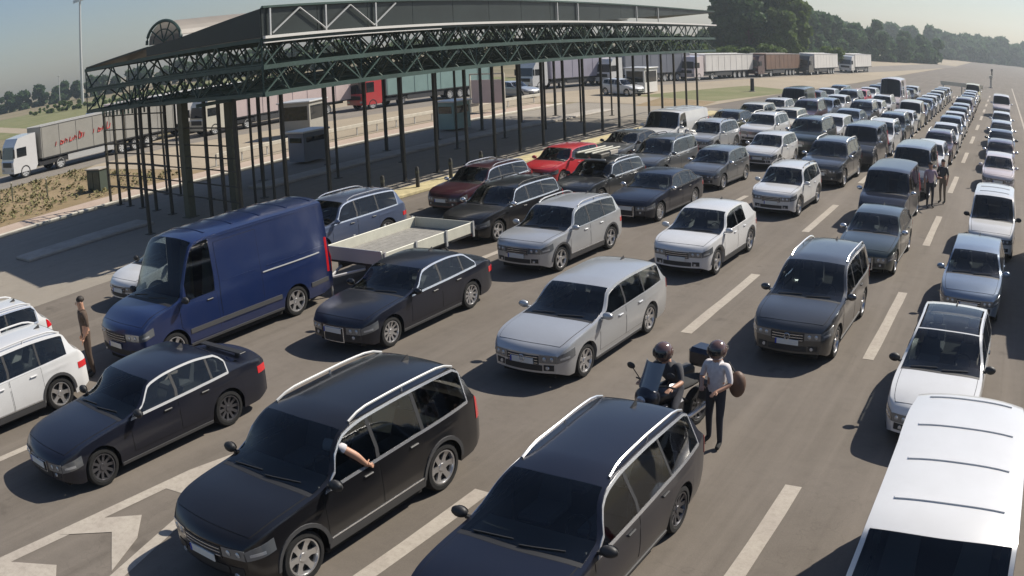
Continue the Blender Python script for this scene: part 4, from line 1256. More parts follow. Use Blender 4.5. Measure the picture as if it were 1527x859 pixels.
# ------------------------------------------------------------------ lorries
def lorry(x, y, rz, cab, side, label, H=3.35, L=13.0, mark=False, cabH=2.95, name='lorry'):
    t = thing(name, label, 'lorry', (x, y, .012), rz, 'lorries lined up beyond the canopy')
    hw = 1.22
    # tractor
    b = MB()
    pr = [(0, .45), (-.02, 1.25), (.05, 1.35), (.22, cabH-.55), (.55, cabH-.05), (1.6, cabH+.08), (2.15, cabH+.10), (2.2, .75), (2.0, .45)]
    k = len(pr)
    b.add([(-hw, yy, z) for yy, z in pr]+[(hw, yy, z) for yy, z in pr], [tuple(range(k)), tuple(range(k, 2*k))[::-1]]+[(i, k+i, k+(i+1) % k, (i+1) % k) for i in range(k)])
    c = b.build('cab', [PAINT[cab]], t, angle=25)
    w_ = MB(); w_.add([(-1.08, .04, 1.48), (1.08, .04, 1.48), (1.02, .19, cabH-.62), (-1.02, .19, cabH-.62)], [(0, 1, 2, 3)])
    w_.add([(-1.08, .10, 1.48), (1.08, .10, 1.48)], [])
    w_.build('windscreen', [M['darkglass']], c, smooth=False)
    for sg in (1, -1):
        w_ = MB(); w_.box(min(sg*hw, sg*(hw+.012)), max(sg*hw, sg*(hw+.012)), .38, 1.25, 1.55, cabH-.75, 0, .004); w_.build('side_window', [M['darkglass']], c)
        w_ = MB(); w_.box(min(sg*hw*1.0, sg*(hw+.22)), max(sg*hw, sg*(hw+.22)), .02, .10, 1.55, 2.2, 0, .02); w_.build('wing_mirror', [M['trim']], c)
        w_ = MB(); w_.box(min(sg*.75, sg*1.12), max(sg*.75, sg*1.12), -.045, -.018, .62, .80, 0, .008); w_.build('headlight', [M['lamp']], c)
    w_ = MB(); w_.box(-.85, .85, -.045, -.022, .92, 1.28, 0, .01); w_.build('grille', [M['trim']], c)
    b = MB(); b.box(-1.2, 1.2, 2.35, 5.4, .55, .85); b.box(-.45, .45, 2.0, L+2.3, .75, 1.02); b.build('chassis', [M['trim']], t, smooth=False)
    # trailer
    b = MB(); b.box(-1.25, 1.25, 2.6, 2.6+L, 1.05, H, 0, .03); tr = b.build('trailer', [M[side]], t)
    for sg in (1, -1):
        for i in range(9):
            q = MB(); yy = 2.75+(L-.3)*i/8; q.box(min(sg*1.252, sg*1.272), max(sg*1.252, sg*1.272), yy-.02, yy+.02, 1.1, H-.05); q.build('curtain_pole', [M[side]], tr, smooth=False)
        q = MB(); q.box(min(sg*1.2, sg*1.28), max(sg*1.2, sg*1.28), 2.6, 2.6+L, .98, 1.08); q.build('side_rail', [M['trim']], tr, smooth=False)
        q = MB(); q.box(min(sg*1.2, sg*1.29), max(sg*1.2, sg*1.29), 2.6, 2.6+L, H-.02, H+.05); q.build('top_rail', [M['galv']], tr, smooth=False)
        q = MB(); q.box(min(sg*1.17, sg*1.23), max(sg*1.17, sg*1.23), 5.0, max(5.2, L-3.6), .48, .92); q.build('side_guard', [M['galv' if mark else 'clad']], tr, smooth=False)
    if mark:
        # red script-like lettering printed on the curtain, too blurred in the picture to read
        y_ = 3.9; rg_ = random.Random(8)
        for wl in (7, 4):
            for i in range(wl):
                z_ = 1.72+.085*(y_-3.9); h_ = rg_.choice((.30, .30, .52)); w2 = .26
                q = MB()
                st = [[(y_, z_), (y_+.10, z_+h_)], [(y_+.10, z_+h_*.9), (y_+w2, z_+h_*.6), (y_+w2*.8, z_+.03)]][: 2 if i % 3 else 1] + ([[(y_, z_), (y_+w2, z_+.04), (y_+w2+.1, z_+h_*.7)]] if i % 2 else [])
                for pl_ in st: q.tube([(1.265, a, b_) for a, b_ in pl_], .045, 4)
                q.build('red_letter', [M['redprint']], tr, smooth=False)
                y_ += .44
            y_ += .5
    tw, kw_, dw = TW
    for (yc, xo) in ((1.05, 1.08), (4.3, 1.08), (L-2.8, 1.1), (L-1.5, 1.1), (L-.2, 1.1)):
        for sg in (1, -1):
            o = bpy.data.objects.new('wheel', dw); COL.objects.link(o); o.parent = t; o.location = (sg*xo, yc, .46); o.rotation_euler = (0, 0, 0 if sg > 0 else math.pi)
            for nn, me in (('tyre', tw), ('rim', kw_)):
                p_ = bpy.data.objects.new(nn, me); COL.objects.link(p_); p_.parent = o
    return t
t_, k_, d_ = wheel_meshes(.46, .30, 8, 'fat')
TW = (t_.mesh('tyre', [M['rubber']]), k_.mesh('rim', [M['galv']]), d_.mesh('wheel', [M['under']]))
lorry(-58.6, 25.9, 0, 'white', 'trailer_grey', 'white-cabbed lorry with grey curtain-sided trailer and red print, far left', mark=True)
lorry(-73.5, 42.0, -.15, 'white', 'trailer_pink', 'lorry with pinkish trailer parked behind the grey curtain-sided trailer')
lorry(-67.5, 44.0, -.15, 'white', 'trailer_white', 'lorry with white box trailer beside the pinkish trailer, seen through the end columns', H=3.5)
lorry(-62.5, 41.0, -.15, 'silver', 'trailer_white', 'lorry with white trailer and silver cab seen through the left canopy columns', H=3.4)
lorry(-57.0, 43.5, -.12, 'cream', 'trailer_pink', 'lorry with cream cab and pinkish trailer, left of the red-fronted one')
lorry(-53.6, 59.0, -.20, 'red', 'trailer_teal', 'lorry with bright red cab and teal trailer seen through the canopy', cabH=3.2, H=3.5)
lorry(-48.2, 78.5, -.25, 'white', 'trailer_lilac', 'lorry with white cab and lilac trailer beyond the canopy', H=3.5)
lorry(-44.0, 87.5, -.22, 'white', 'trailer_slate', 'lorry with slate-coloured trailer beyond the far canopy columns')
lorry(-39.2, 100.5, -.18, 'pinkwhite', 'trailer_white', 'lorry with white trailer just right of the canopy end', H=3.2)
lorry(-35.6, 115.5, -.14, 'maroon', 'trailer_brown', 'lorry with brown trailer in front of the big dark trees', H=3.2)
lorry(-32.0, 131.0, -.10, 'darkgrey', 'trailer_white', 'lorry with pale box trailer below the right edge of the big trees', H=3.3)
lorry(-29.0, 152.0, -.08, 'white', 'trailer_white', 'farthest white lorry in the line beyond the canopy', H=3.3)

# tall lorry just outside the right edge of the picture: its shade falls on the empty lane
# ------------------------------------------------------------------ street furniture and small things
mast = thing('light_mast', 'tall thin grey lighting mast standing in grass at the far left', 'light mast', (-212, 120.5, 0))
b = MB(); b.tube([(0, 0, 0), (0, 0, 30)], .45, 10, r2=.28); b.build('pole', [M['galv']], mast)
b = MB(); b.box(-2.2, 2.2, -1.2, 1.2, 29.2, 29.6); b.build('lamp_crown', [M['galv']], mast, smooth=False)
for i in range(4):
    b = MB(); b.box(-2+1.1*i, -1.3+1.1*i, -1.3, -1.0, 28.7, 29.2); b.build('floodlight', [M['lamp']], mast, smooth=False)
m2 = thing('light_mast', 'short thin mast left of the tall lighting mast, hardly visible', 'light mast', (-222, 118, 0))
b = MB(); b.tube([(0, 0, 0), (0, 0, 9)], .16, 8, r2=.1); b.build('pole', [M['galv']], m2)
b = MB(); b.box(-.5, .5, -.2, .2, 8.9, 9.1); b.build('lamp_head', [M['galv']], m2, smooth=False)

cb = thing('utility_cabinet', 'dark green open-topped cabinet on the ochre verge beside the path', 'cabinet', (-41.4, 24.2, 0), .15)
b = MB(); b.box(-.6, .6, -.4, .4, .0, 1.15, 0, .02); b.build('housing', [mat('cabinet_green', (.045, .06, .045), rough=.6)], cb)
b = MB(); b.box(-.66, .66, -.46, .46, 1.15, 1.22, 0, .01); b.build('lid', [M['concrete']], cb)
for i in range(2):
    b = MB(); b.box(-.55+.58*i, -.03+.58*i, -.43, -.402, .1, 1.05, 0, .005); b.build('door', [M['olivecol']], cb)
for i, (x, y) in enumerate(((-47.5, 20.2), (-46.3, 20.6), (-43.6, 21.8))):
    q = thing('marker_post', ['leftmost of three thin posts on the ochre verge', 'middle of three thin posts on the ochre verge', 'rightmost of three thin posts on the ochre verge, nearest the cabinet'][i], 'post', (x, y, 0), 0, 'thin posts on the verge')
    b = MB(); b.box(-.035, .035, -.035, .035, 0, 1.05); b.build('shaft', [M['olivecol']], q, smooth=False)
    b = MB(); b.box(-.04, .04, -.04, .04, 1.05, 1.12); b.build('cap', [M['kerb']], q, smooth=False)
for i, y in enumerate((25.3, 27.4, 29.6, 31.8)):
    q = thing('bollard', ['nearest bollard on the yellow kerb beyond the blue SUV', 'second bollard on the yellow kerb, counting from the blue SUV', 'third bollard on the yellow kerb, counting from the blue SUV', 'farthest of the four bollards on the yellow kerb'][i], 'bollard', (-21.85, y, .13), 0, 'bollards on the yellow kerb')
    b = MB(); b.lathe([(0, .08), (.75, .075), (.80, .05), (.81, .001)], (0, 0, 0), 'z', 12); b.build('shaft', [M['steelbrown']], q)
    b = MB(); b.lathe([(.55, .082), (.65, .081)], (0, 0, 0), 'z', 12); b.build('band', [M['olivecol']], q)
# guard rail beyond the canopy
gr_ = thing('guard_rail', 'long pale guard rail running along the yard behind the canopy columns', 'guard rail', (0, 0, 0))
b = MB()
pts = [(-39.0+.02*k, 31+1.0*k*2.2, .62) for k in range(17)]
b.box(-39.04, -38.96, 31, 66, .50, .74, 0, .02); b.build('rail', [M['kerb']], gr_)
for k in range(18):
    b = MB(); b.box(-39.10, -39.045, 31+2*k, 31.07+2*k, 0, .68); b.build('post', [M['galv']], gr_, smooth=False)

def booth(x, y, label, w_=1.5, l=2.2, h=2.2, wall='trailer_slate', rz=0):
    t = thing('control_booth', label, 'booth', (x, y, .12), rz, 'small booths under the canopy')
    b = MB(); b.box(-w_/2, w_/2, -l/2, l/2, 0, h, 0, .02); b.build('wall', [M[wall]], t)
    b = MB(); b.box(-w_/2-.12, w_/2+.12, -l/2-.12, l/2+.12, h, h+.10, 0, .02); b.build('roof', [M['galv']], t)
    for sg in (1, -1):
        b = MB(); b.box(min(sg*w_/2, sg*(w_/2+.01)), max(sg*w_/2, sg*(w_/2+.01)), -l/2+.2, l/2-.2, 1.0, h-.25); b.build('window', [M['darkglass']], t, smooth=False)
        b = MB(); b.box(-w_/2+.15, w_/2-.15, min(sg*l/2, sg*(l/2+.01)), max(sg*l/2, sg*(l/2+.01)), 1.0, h-.25); b.build('window', [M['darkglass']], t, smooth=False)
booth(-33.5, 33.0, 'low dark blue booth under the near part of the canopy', 1.2, 1.8, 1.5, wall='trailer_slate')
booth(-33.5, 46.0, 'grey-green booth under the middle of the canopy', 1.3, 1.8, 1.7, wall='trailer_teal')
booth(-35.0, 78.0, 'pale kiosk in the yard beyond the far canopy columns', 2.0, 3.0, 2.3, 'trailer_white')
booth(-44.5, 43.5, 'brown kiosk in the yard behind the guard rail', 2.4, 2.6, 2.2, 'trailer_grey', .3)
# signboard frame among the columns
sb = thing('sign_board', 'blank pale board in a white frame behind the middle canopy columns', 'sign', (-38.3, 57.0, 0), .2)
b = MB(); b.box(-1.3, 1.3, -.03, .03, .7, 2.5, 0, .01); b.build('board', [M['trailer_pink']], sb)
for sg in (-1, 1):
    b = MB(); b.box(sg*1.38-.05, sg*1.38+.05, -.05, .05, 0, 2.9); b.build('post', [M['kerb']], sb, smooth=False)
b = MB(); b.box(-1.43, 1.43, -.05, .05, 2.9, 3.0); b.build('top_bar', [M['kerb']], sb, smooth=False)
# parked in the yard
car('white_car', 'hatch', 'white', 0, 74.0, 'white hatchback parked in the yard behind the far canopy columns', x=-33.5, lod=1, rz=1.2)
car('silver_car', 'saloon', 'silver', 0, 70.0, 'silver saloon parked in the yard behind the middle canopy columns', x=-42.0, lod=1, rz=1.3)
# dark post far in the yard
q = thing('post', 'short dark post on the pale yard in front of the lorries', 'post', (-26.6, 86.8, 0))
b = MB(); b.lathe([(0, .22), (1.35, .20), (1.4, .001)], (0, 0, 0), 'z', 10); b.build('shaft', [M['trim']], q)
b = MB(); b.lathe([(0, .34), (.10, .32), (.101, .20)], (0, 0, 0), 'z', 10); b.build('base', [M['concrete']], q)
for i, (x, y, lab) in enumerate(((-1.4, 150., 'pale traffic post standing far down the empty lane'), (-1.7, 215., 'dark traffic post at the far end of the empty lane'))):
    q = thing('traffic_post', lab, 'post', (x, y, 0))
    b = MB(); b.lathe([(0, .18), (1.5, .18), (1.6, .30), (2.1, .30), (2.15, .001)], (0, 0, 0), 'z', 10); b.build('shaft', [M['kerb' if i == 0 else 'trim']], q)
    b = MB(); b.lathe([(0, .5), (.16, .45), (.161, .2)], (0, 0, 0), 'z', 10); b.build('base', [M['concrete']], q)
# far gantry of yellow road machines at the end of the queue
bar = thing('lane_barrier', 'pale striped barrier trestle across the end of the queue', 'barrier', (-5.2, 112, 0))
b = MB(); b.box(-3, 3, -.08, .08, 1.2, 1.7); b.build('rail', [PAINT['cream']], bar, smooth=False)
for x in (-2.6, 0, 2.6):
    b = MB(); b.box(x-.1, x+.1, -.5, .5, 0, 1.2); b.build('trestle', [M['kerb']], bar, smooth=False)

# ------------------------------------------------------------------ vegetation
LEAF = {}
def leafmat(name, a, b_):
    m = mat(name, a, rough=.75, spec=.25, nscale=.55, col2=b_)
    t = m.node_tree; pb = t.nodes['Principled BSDF']
    tl = t.nodes.new('ShaderNodeBsdfTranslucent'); ms = t.nodes.new('ShaderNodeMixShader'); ms.inputs[0].default_value = .35
    src = pb.inputs['Base Color'].links[0].from_socket
    t.links.new(src, tl.inputs[0]); t.links.new(pb.outputs[0], ms.inputs[1]); t.links.new(tl.outputs[0], ms.inputs[2])
    t.links.new(ms.outputs[0], t.nodes['Material Output'].inputs[0])
    LEAF[name] = m
    return m
leafmat('foliage_dark', (.070, .125, .040), (.038, .075, .030))
leafmat('foliage_mid', (.13, .18, .05), (.075, .12, .035))
leafmat('foliage_far', (.085, .15, .06), (.055, .105, .05))
def leaves(name, centres, radii, n, size, m, parent=None, seed=0, flat=.8, **kw):
    """n leaf-sized quads scattered over the shells of many clumps"""
    rg = np.random.default_rng(seed)
    c = np.array(centres, float); r_ = np.array(radii, float)
    wgt = r_**2/np.sum(r_**2)
    idx = rg.choice(len(c), n, p=wgt)
    d = rg.normal(size=(n, 3)); d /= np.linalg.norm(d, axis=1)[:, None]
    rad = r_[idx]*(.55+.5*rg.random(n)**.6)
    p = c[idx]+d*rad[:, None]*np.array([1, 1, flat])
    a = rg.normal(size=(n, 3)); a /= np.linalg.norm(a, axis=1)[:, None]
    a = a*.8+d*.4
    e1 = np.cross(a, rg.normal(size=(n, 3))); e1 /= np.linalg.norm(e1, axis=1)[:, None]
    e2 = np.cross(a, e1); e2 /= np.linalg.norm(e2, axis=1)[:, None]
    s_ = size*(.6+.8*rg.random(n))[:, None]
    v = np.stack([p-e1*s_, p+e2*s_*.6, p+e1*s_, p-e2*s_*.6], 1).reshape(-1, 3)
    v[:, 2] = np.maximum(v[:, 2], .05)
    me = bpy.data.meshes.new(name)
    me.vertices.add(4*n); me.vertices.foreach_set('co', v.ravel())
    me.loops.add(4*n); me.loops.foreach_set('vertex_index', np.arange(4*n, dtype=np.int32))
    me.polygons.add(n); me.polygons.foreach_set('loop_start', np.arange(0, 4*n, 4, dtype=np.int32)); me.polygons.foreach_set('loop_total', np.full(n, 4, dtype=np.int32))
    me.materials.append(m)
    me.update(calc_edges=True)
    o = bpy.data.objects.new(name, me); COL.objects.link(o); o.parent = parent
    for k, v_ in kw.items(): o[k] = v_
    return o
BARK = mat('bark', (.075, .06, .045), rough=.95, noise=.3, nscale=3.)
def tree(x, y, h, wdt, label, m, seed, n=9000, group=None, leaf=.46):
    t = thing('tree', label, 'tree', (x, y, 0), 0, group)
    rg = random.Random(seed)
    b = MB(); b.tube([(0, 0, 0), (.1, .05, h*.25), (.0, .1, h*.5), (.2, 0, h*.8)], h*.03, 8, r2=h*.008); b.build('trunk', [BARK], t)
    b = MB(); cs = []; rs = []
    for i in range(7):
        a = rg.uniform(0, 6.28); zz = h*rg.uniform(.25, .5)
        e = (math.cos(a)*wdt*.36, math.sin(a)*wdt*.36, zz+h*.2)
        b.tube([(0, 0, zz), (e[0]*.5, e[1]*.5, zz+h*.13), e], h*.011, 5, r2=h*.004)
    b.build('limbs', [BARK], t)
    for i in range(60):
        a = rg.uniform(0, 6.28); zf = rg.uniform(.12, .96)
        prof = math.sin(math.pi*min(1, max(.05, (zf-.02)/1.02)))**.6
        rr_ = wdt*.5*prof*rg.uniform(.35, .86)
        cs.append((math.cos(a)*rr_, math.sin(a)*rr_, h*zf)); rs.append(wdt*rg.uniform(.11, .19))
    leaves('crown', cs, rs, n, leaf, m, t, seed)
    return t
BT = 'big trees behind the lorries'
tree(-53.0, 158, 12.8, 9, 'lower dark tree at the left end of the big group, touching the canopy', LEAF['foliage_dark'], 1, group=BT)
tree(-49.3, 160, 16.2, 11, 'tall dark tree in the left half of the big group behind the lorries', LEAF['foliage_dark'], 2, 13000, group=BT)
tree(-45.6, 161, 17.0, 12, 'tallest dark round tree in the middle of the big group', LEAF['foliage_dark'], 3, 15000, group=BT)
tree(-42.2, 160, 15.6, 10, 'round tree on the right shoulder of the big group, slightly lighter green', LEAF['foliage_mid'], 4, 12000, group=BT)
tree(-47.5, 154, 12.5, 10, 'shorter tree in front of the two tallest of the big group', LEAF['foliage_dark'], 5, group=BT)
tree(-41.8, 155, 10.5, 8, 'short lighter tree at the front right foot of the big group', LEAF['foliage_mid'], 6, group=BT)
BU = 'bushes along the lorry lane'
for i, (x, y, h, wd, lab) in enumerate(((-47.5, 122, 5.2, 7.5, 'bright green rounded bush between the canopy end and the brown trailer'), (-41.5, 128, 4.6, 6, 'second bright bush, behind the white trailer right of the canopy'),
                                   (-37.5, 134, 4.4, 5, 'small bright bush above the brown trailer'), (-32.5, 152, 5.0, 6, 'green bush between the two pale trailers'))):
    t = thing('bush', lab, 'bush', (x, y, 0), 0, BU)
    b = MB()
    rg = random.Random(i)
    for k in range(5): b.tube([(0, 0, 0), (rg.uniform(-wd*.3, wd*.3), rg.uniform(-1, 1), h*.6)], .08, 5)
    b.build('stems', [BARK], t)
    cs = [(rg.uniform(-wd*.4, wd*.4), rg.uniform(-1.5, 1.5), rg.uniform(.2, .8)*h) for _ in range(14)]
    leaves('foliage', cs, [rg.uniform(.7, 1.2) for _ in cs], 1800, .28, LEAF['foliage_mid'], t, i+20)
def wood(name, path, n, size, m, seed, hfun, dep, **kw):
    rg = random.Random(seed); cs = []; rs = []
    for (xa, ya), (xb, yb) in zip(path[:-1], path[1:]):
        ln = math.hypot(xb-xa, yb-ya); k = max(3, int(ln/(3.4)))
        for i in range(k):
            f_ = i/k
            x = xa+(xb-xa)*f_; y = ya+(yb-ya)*f_
            h = hfun(x, y)*rg.uniform(.72, 1.1)
            for q in range(5):
                rr_ = h*rg.uniform(.13, .24)
                cs.append((x+rg.uniform(-2, 2), y+rg.uniform(0, dep), max(.5, h*(q+.4)/5.4))); rs.append(rr_)
    return leaves(name, cs, rs, n, size, m, None, seed, kind='stuff', **kw)
# wood right of the big trees, further woods to the right edge, and the low tree line on the left
wood('wood', [(-52, 205), (-44, 250), (-36, 262)], 26000, .75, LEAF['foliage_far'], 11, lambda x, y: 12.2, 12)
wood('wood', [(-36, 262), (-22, 300)], 9000, .8, LEAF['foliage_far'], 12, lambda x, y: 9.2, 12)
wood('distant_forest', [(-95, 380), (-40, 430), (20, 520), (90, 560), (200, 600)], 60000, 1.7, LEAF['foliage_far'], 13, lambda x, y: 15.5 if x < 0 else 15.5-.02*x, 40)
wood('wood', [(-175, 170), (-120, 210), (-70, 230)], 30000, .8, LEAF['foliage_mid'], 14, lambda x, y: 7.5, 12)
wood('distant_forest', [(-420, 60), (-330, 130), (-250, 180), (-175, 172)], 70000, .95, LEAF['foliage_dark'], 15, lambda x, y: 7.8, 14)
# loose scrub on the left bank
t = wood('scrub', [(-200, 96), (-150, 105), (-120, 110)], 7000, .4, LEAF['foliage_mid'], 16, lambda x, y: 2.2, 6)
t = wood('hedge', [(-62, 102), (-55, 130), (-48, 150)], 9000, .45, LEAF['foliage_mid'], 17, lambda x, y: 3.4, 4)
# dry grass tufts on the verge
rg = np.random.default_rng(5)
cs = np.stack([rg.uniform(-53, -38.8, 900), rg.uniform(8, 29, 900), np.full(900, .05)], 1)
leaves('verge_grass', cs, np.full(900, .16), 9000, .09, mat('dry_grass', (.22, .19, .09), rough=.9, col2=(.13, .13, .05), nscale=2.), None, 6, 1.0, kind='stuff')

# ------------------------------------------------------------------ people
def skinned(name, joints, bones, mats_for, mats, parent, sub=2, root=0):
    """joints: name -> (pos, radius); one continuous skinned surface, coloured by nearest bone"""
    names = list(joints)
    me = bpy.data.meshes.new(name+'_rig')
    me.from_pydata([joints[n][0] for n in names], [(names.index(a), names.index(b)) for a, b in bones], [])
    o = bpy.data.objects.new(name+'_rig', me); COL.objects.link(o)
    sk = o.modifiers.new('s', 'SKIN'); sk.use_smooth_shade = True
    layer = me.skin_vertices[0].data
    for i, n in enumerate(names):
        r_ = joints[n][1]
        layer[i].radius = r_ if isinstance(r_, tuple) else (r_, r_)
        layer[i].use_root = (i == root)
    sb_ = o.modifiers.new('u', 'SUBSURF'); sb_.levels = sub; sb_.render_levels = sub
    dg = bpy.context.evaluated_depsgraph_get()
    m2 = bpy.data.meshes.new_from_object(o.evaluated_get(dg))
    bpy.data.objects.remove(o, do_unlink=True)
    m2.name = name
    m2.materials.clear()
    for m_ in mats: m2.materials.append(m_)
    segs = [(Vector(joints[a][0]), Vector(joints[b][0]), mats_for.get((a, b), 0)) for a, b in bones]
    for p in m2.polygons:
        c = p.center; best = None
        for a, b, k in segs:
            ab = b-a; t = max(0, min(1, (c-a).dot(ab)/max(1e-9, ab.length_squared)))
            d = (c-(a+ab*t)).length
            if best is None or d < best[0]: best = (d, k)
        p.material_index = best[1]; p.use_smooth = True
    ob = bpy.data.objects.new(name, m2); COL.objects.link(ob); ob.parent = parent
    return ob

def person(label, loc, rz, pose, mats, hat=None, h=1.0, cat='person'):
    """pose: joint positions in a frame where the person faces -y; mats: skin, top, trousers, shoes"""
    t = thing('person', label, cat, loc, rz)
    P_ = dict(pelvis=(0, 0, .95), chest=(0, .0, 1.28), neck=(0, 0, 1.47), head=(0, -.02, 1.60), crown=(0, -.015, 1.70),
              shl=(.19, 0, 1.42), ell=(.25, .03, 1.14), wrl=(.26, -.06, .90), shr=(-.19, 0, 1.42), elr=(-.25, .03, 1.14), wrr=(-.26, -.06, .90),
              hil=(.10, 0, .90), knl=(.11, -.02, .50), anl=(.11, .02, .09), tol=(.12, -.15, .04), hir=(-.10, 0, .90), knr=(-.11, -.02, .50), anr=(-.11, .02, .09), tor=(-.12, -.15, .04))
    P_.update(pose)
    Rr = dict(pelvis=(.16, .115), chest=(.175, .12), neck=.058, head=.098, crown=.07, shl=.070, ell=.046, wrl=.032, shr=.070, elr=.046, wrr=.032,
              hil=.092, knl=.062, anl=.045, tol=.04, hir=.092, knr=.062, anr=.045, tor=.04)
    J = {k: (Vector(P_[k])*h, tuple(q*h for q in Rr[k]) if isinstance(Rr[k], tuple) else Rr[k]*h) for k in P_}
    B = [('pelvis', 'chest'), ('chest', 'neck'), ('neck', 'head'), ('head', 'crown'), ('chest', 'shl'), ('shl', 'ell'), ('ell', 'wrl'), ('chest', 'shr'), ('shr', 'elr'), ('elr', 'wrr'),
         ('pelvis', 'hil'), ('hil', 'knl'), ('knl', 'anl'), ('anl', 'tol'), ('pelvis', 'hir'), ('hir', 'knr'), ('knr', 'anr'), ('anr', 'tor')]
    mf = {('pelvis', 'chest'): 1, ('chest', 'neck'): 1, ('chest', 'shl'): 1, ('shl', 'ell'): 1, ('chest', 'shr'): 1, ('shr', 'elr'): 1,
          ('pelvis', 'hil'): 2, ('hil', 'knl'): 2, ('knl', 'anl'): 2, ('pelvis', 'hir'): 2, ('hir', 'knr'): 2, ('knr', 'anr'): 2, ('anl', 'tol'): 3, ('anr', 'tor'): 3}
    # palms and five fingers on each hand
    for s_, wk, ek in (('l', 'wrl', 'ell'), ('r', 'wrr', 'elr')):
        wv = J[wk][0]; d = (wv-J[ek][0]).normalized()
        side = d.cross(Vector((0, 0, 1))) if abs(d.z) < .9 else Vector((0, 1, 0))
        side.normalize(); nrm = d.cross(side)
        J['palm'+s_] = (wv+d*.075*h, (.036*h, .018*h)); B.append((wk, 'palm'+s_))
        for i, (o_, ln) in enumerate(((-.030, .068), (-.010, .080), (.010, .076), (.029, .060))):
            a = 'f%d%s' % (i, s_); b_ = 'g%d%s' % (i, s_)
            J[a] = (wv+d*.110*h+side*o_*h, .0095*h); J[b_] = (wv+d*(.110+ln*.8)*h+side*o_*1.1*h+nrm*.022*h, .008*h)
            B += [('palm'+s_, a), (a, b_)]
        J['t1'+s_] = (wv+d*.060*h-side*.045*h, .011*h); J['t2'+s_] = (wv+d*.105*h-side*.058*h+nrm*.012*h, .009*h)
        B += [('palm'+s_, 't1'+s_), ('t1'+s_, 't2'+s_)]
    ob = skinned('body', J, B, mf, mats, t, 2)
    hc = (J['head'][0]+J['crown'][0])/2; hc = Vector(hc)
    if hat == 'helmet':
        b = MB(); b.ell((hc.x, hc.y, hc.z-.01), .155*h, .170*h, .160*h, 18, 12); hm = b.build('helmet', [M['helmet']], t)
        b = MB()
        fn = lambda u, v: (hc.x+.160*h*math.cos(v)*math.sin(u), hc.y-.175*h*math.cos(v)*math.cos(u), hc.z-.01+.164*h*math.sin(v))
        patch(b, fn, -.95, .95, -.25, .38, 10, 4, .002, 0, tuple(hc)); b.build('visor', [M['darkglass']], hm)
    else:
        b = MB(); b.ell((hc.x, hc.y+.022*h, hc.z+.022*h), .093*h, .100*h, .088*h, 14, 8, zmin=-.25); b.build('hair', [M['hair']], t)
        for sg in (-1, 1):
            b = MB(); b.ell((hc.x+sg*.032*h, hc.y-.092*h, hc.z-.012*h), .011*h, .006*h, .006*h, 8, 5); b.build('eye', [M['trim']], t)
            b = MB(); b.ell((hc.x+sg*.094*h, hc.y+.0*h, hc.z-.03*h), .010*h, .020*h, .030*h, 8, 6); b.build('ear', [M['skin']], t)
        b = MB(); b.ell((hc.x, hc.y-.104*h, hc.z-.038*h), .011*h, .014*h, .020*h, 8, 6); b.build('nose', [M['skin']], t)
        b = MB(); b.ell((hc.x, hc.y-.092*h, hc.z-.072*h), .022*h, .006*h, .006*h, 8, 5); b.build('mouth', [M['redprint']], t)
    return t
C_dark = cloth('dark_grey_cloth', (.05, .05, .055)); C_white = cloth('off_white_shirt', (.58, .55, .55)); C_navy = cloth('dark_trousers', (.028, .03, .04))
C_brown = cloth('dark_brown_clothes', (.075, .05, .035)); C_lilac = cloth('lilac_shirt', (.36, .28, .34)); C_shoe = cloth('black_shoes', (.02, .02, .02)); C_khaki = cloth('khaki_trousers', (.16, .13, .09))

person('person in dark brown clothes standing between the white SUV and the blue van', (-15.72, 8.32, .004), -.3,
       dict(wrl=(.22, -.10, .92), wrr=(-.24, -.04, .90)), [M['skin'], C_brown, C_brown, C_shoe], h=.97)
person('motorcyclist in an off-white shirt and dark trousers standing beside the motorcycle with helmet on', (-3.98, 11.42, .004), -.25,
       dict(ell=(.30, -.05, 1.16), wrl=(.22, -.26, 1.10), elr=(-.27, -.02, 1.15), wrr=(-.12, -.24, 1.12), knl=(.12, -.04, .50), tol=(.16, -.14, .04), anr=(-.16, .10, .09), knr=(-.13, .02, .5), tor=(-.19, -.05, .04)),
       [M['skin'], C_white, C_navy, C_shoe], hat='helmet', h=.93)
person('motorcyclist in dark clothes and brown helmet seated astride the motorcycle', (-4.69, 11.44, .004), -.24,
       dict(pelvis=(0, .10, .86), chest=(-.04, .0, 1.14), neck=(-.08, -.05, 1.30), head=(-.11, -.09, 1.42), crown=(-.12, -.10, 1.52),
            shl=(.14, -.02, 1.27), shr=(-.26, -.04, 1.25), ell=(.30, -.16, 1.07), wrl=(.30, -.40, 1.06), elr=(-.38, -.18, 1.04), wrr=(-.30, -.40, 1.05),
            hil=(.12, .02, .82), knl=(.27, -.34, .62), anl=(.30, -.10, .16), tol=(.33, -.25, .10), hir=(-.12, .02, .82), knr=(-.27, -.34, .62), anr=(-.32, -.12, .10), tor=(-.36, -.27, .045)),
       [M['skin'], C_dark, C_navy, C_shoe], hat='helmet', h=.95)
person('person with dark hair and lilac shirt standing at the right side of the grey minibus', (-2.78, 32.4, .004), .4,
       dict(ell=(.30, -.02, 1.16), wrl=(.34, -.24, 1.20)), [M['skin'], C_lilac, C_navy, C_shoe], h=.97)
person('person in dark shirt and khaki trousers behind the one in the lilac shirt', (-2.35, 33.6, .004), -.5,
       dict(elr=(-.30, -.02, 1.16), wrr=(-.22, -.25, 1.22)), [M['skin'], C_dark, C_khaki, C_shoe], h=.97)
# backpack on the standing motorcyclist
bp_ = thing('backpack', 'brown backpack hanging at the right side of the white-shirted motorcyclist', 'backpack', (-3.70, 11.56, .84))
b = MB(); b.ell((0, 0, .15), .13, .12, .20, 14, 10); b.build('bag', [mat('brown_leather', (.10, .055, .035), rough=.6)], bp_)
b = MB(); b.tube([(-.05, 0, .33), (-.14, -.02, .48), (-.20, 0, .40)], .014, 6); b.build('strap', [M['trim']], bp_)

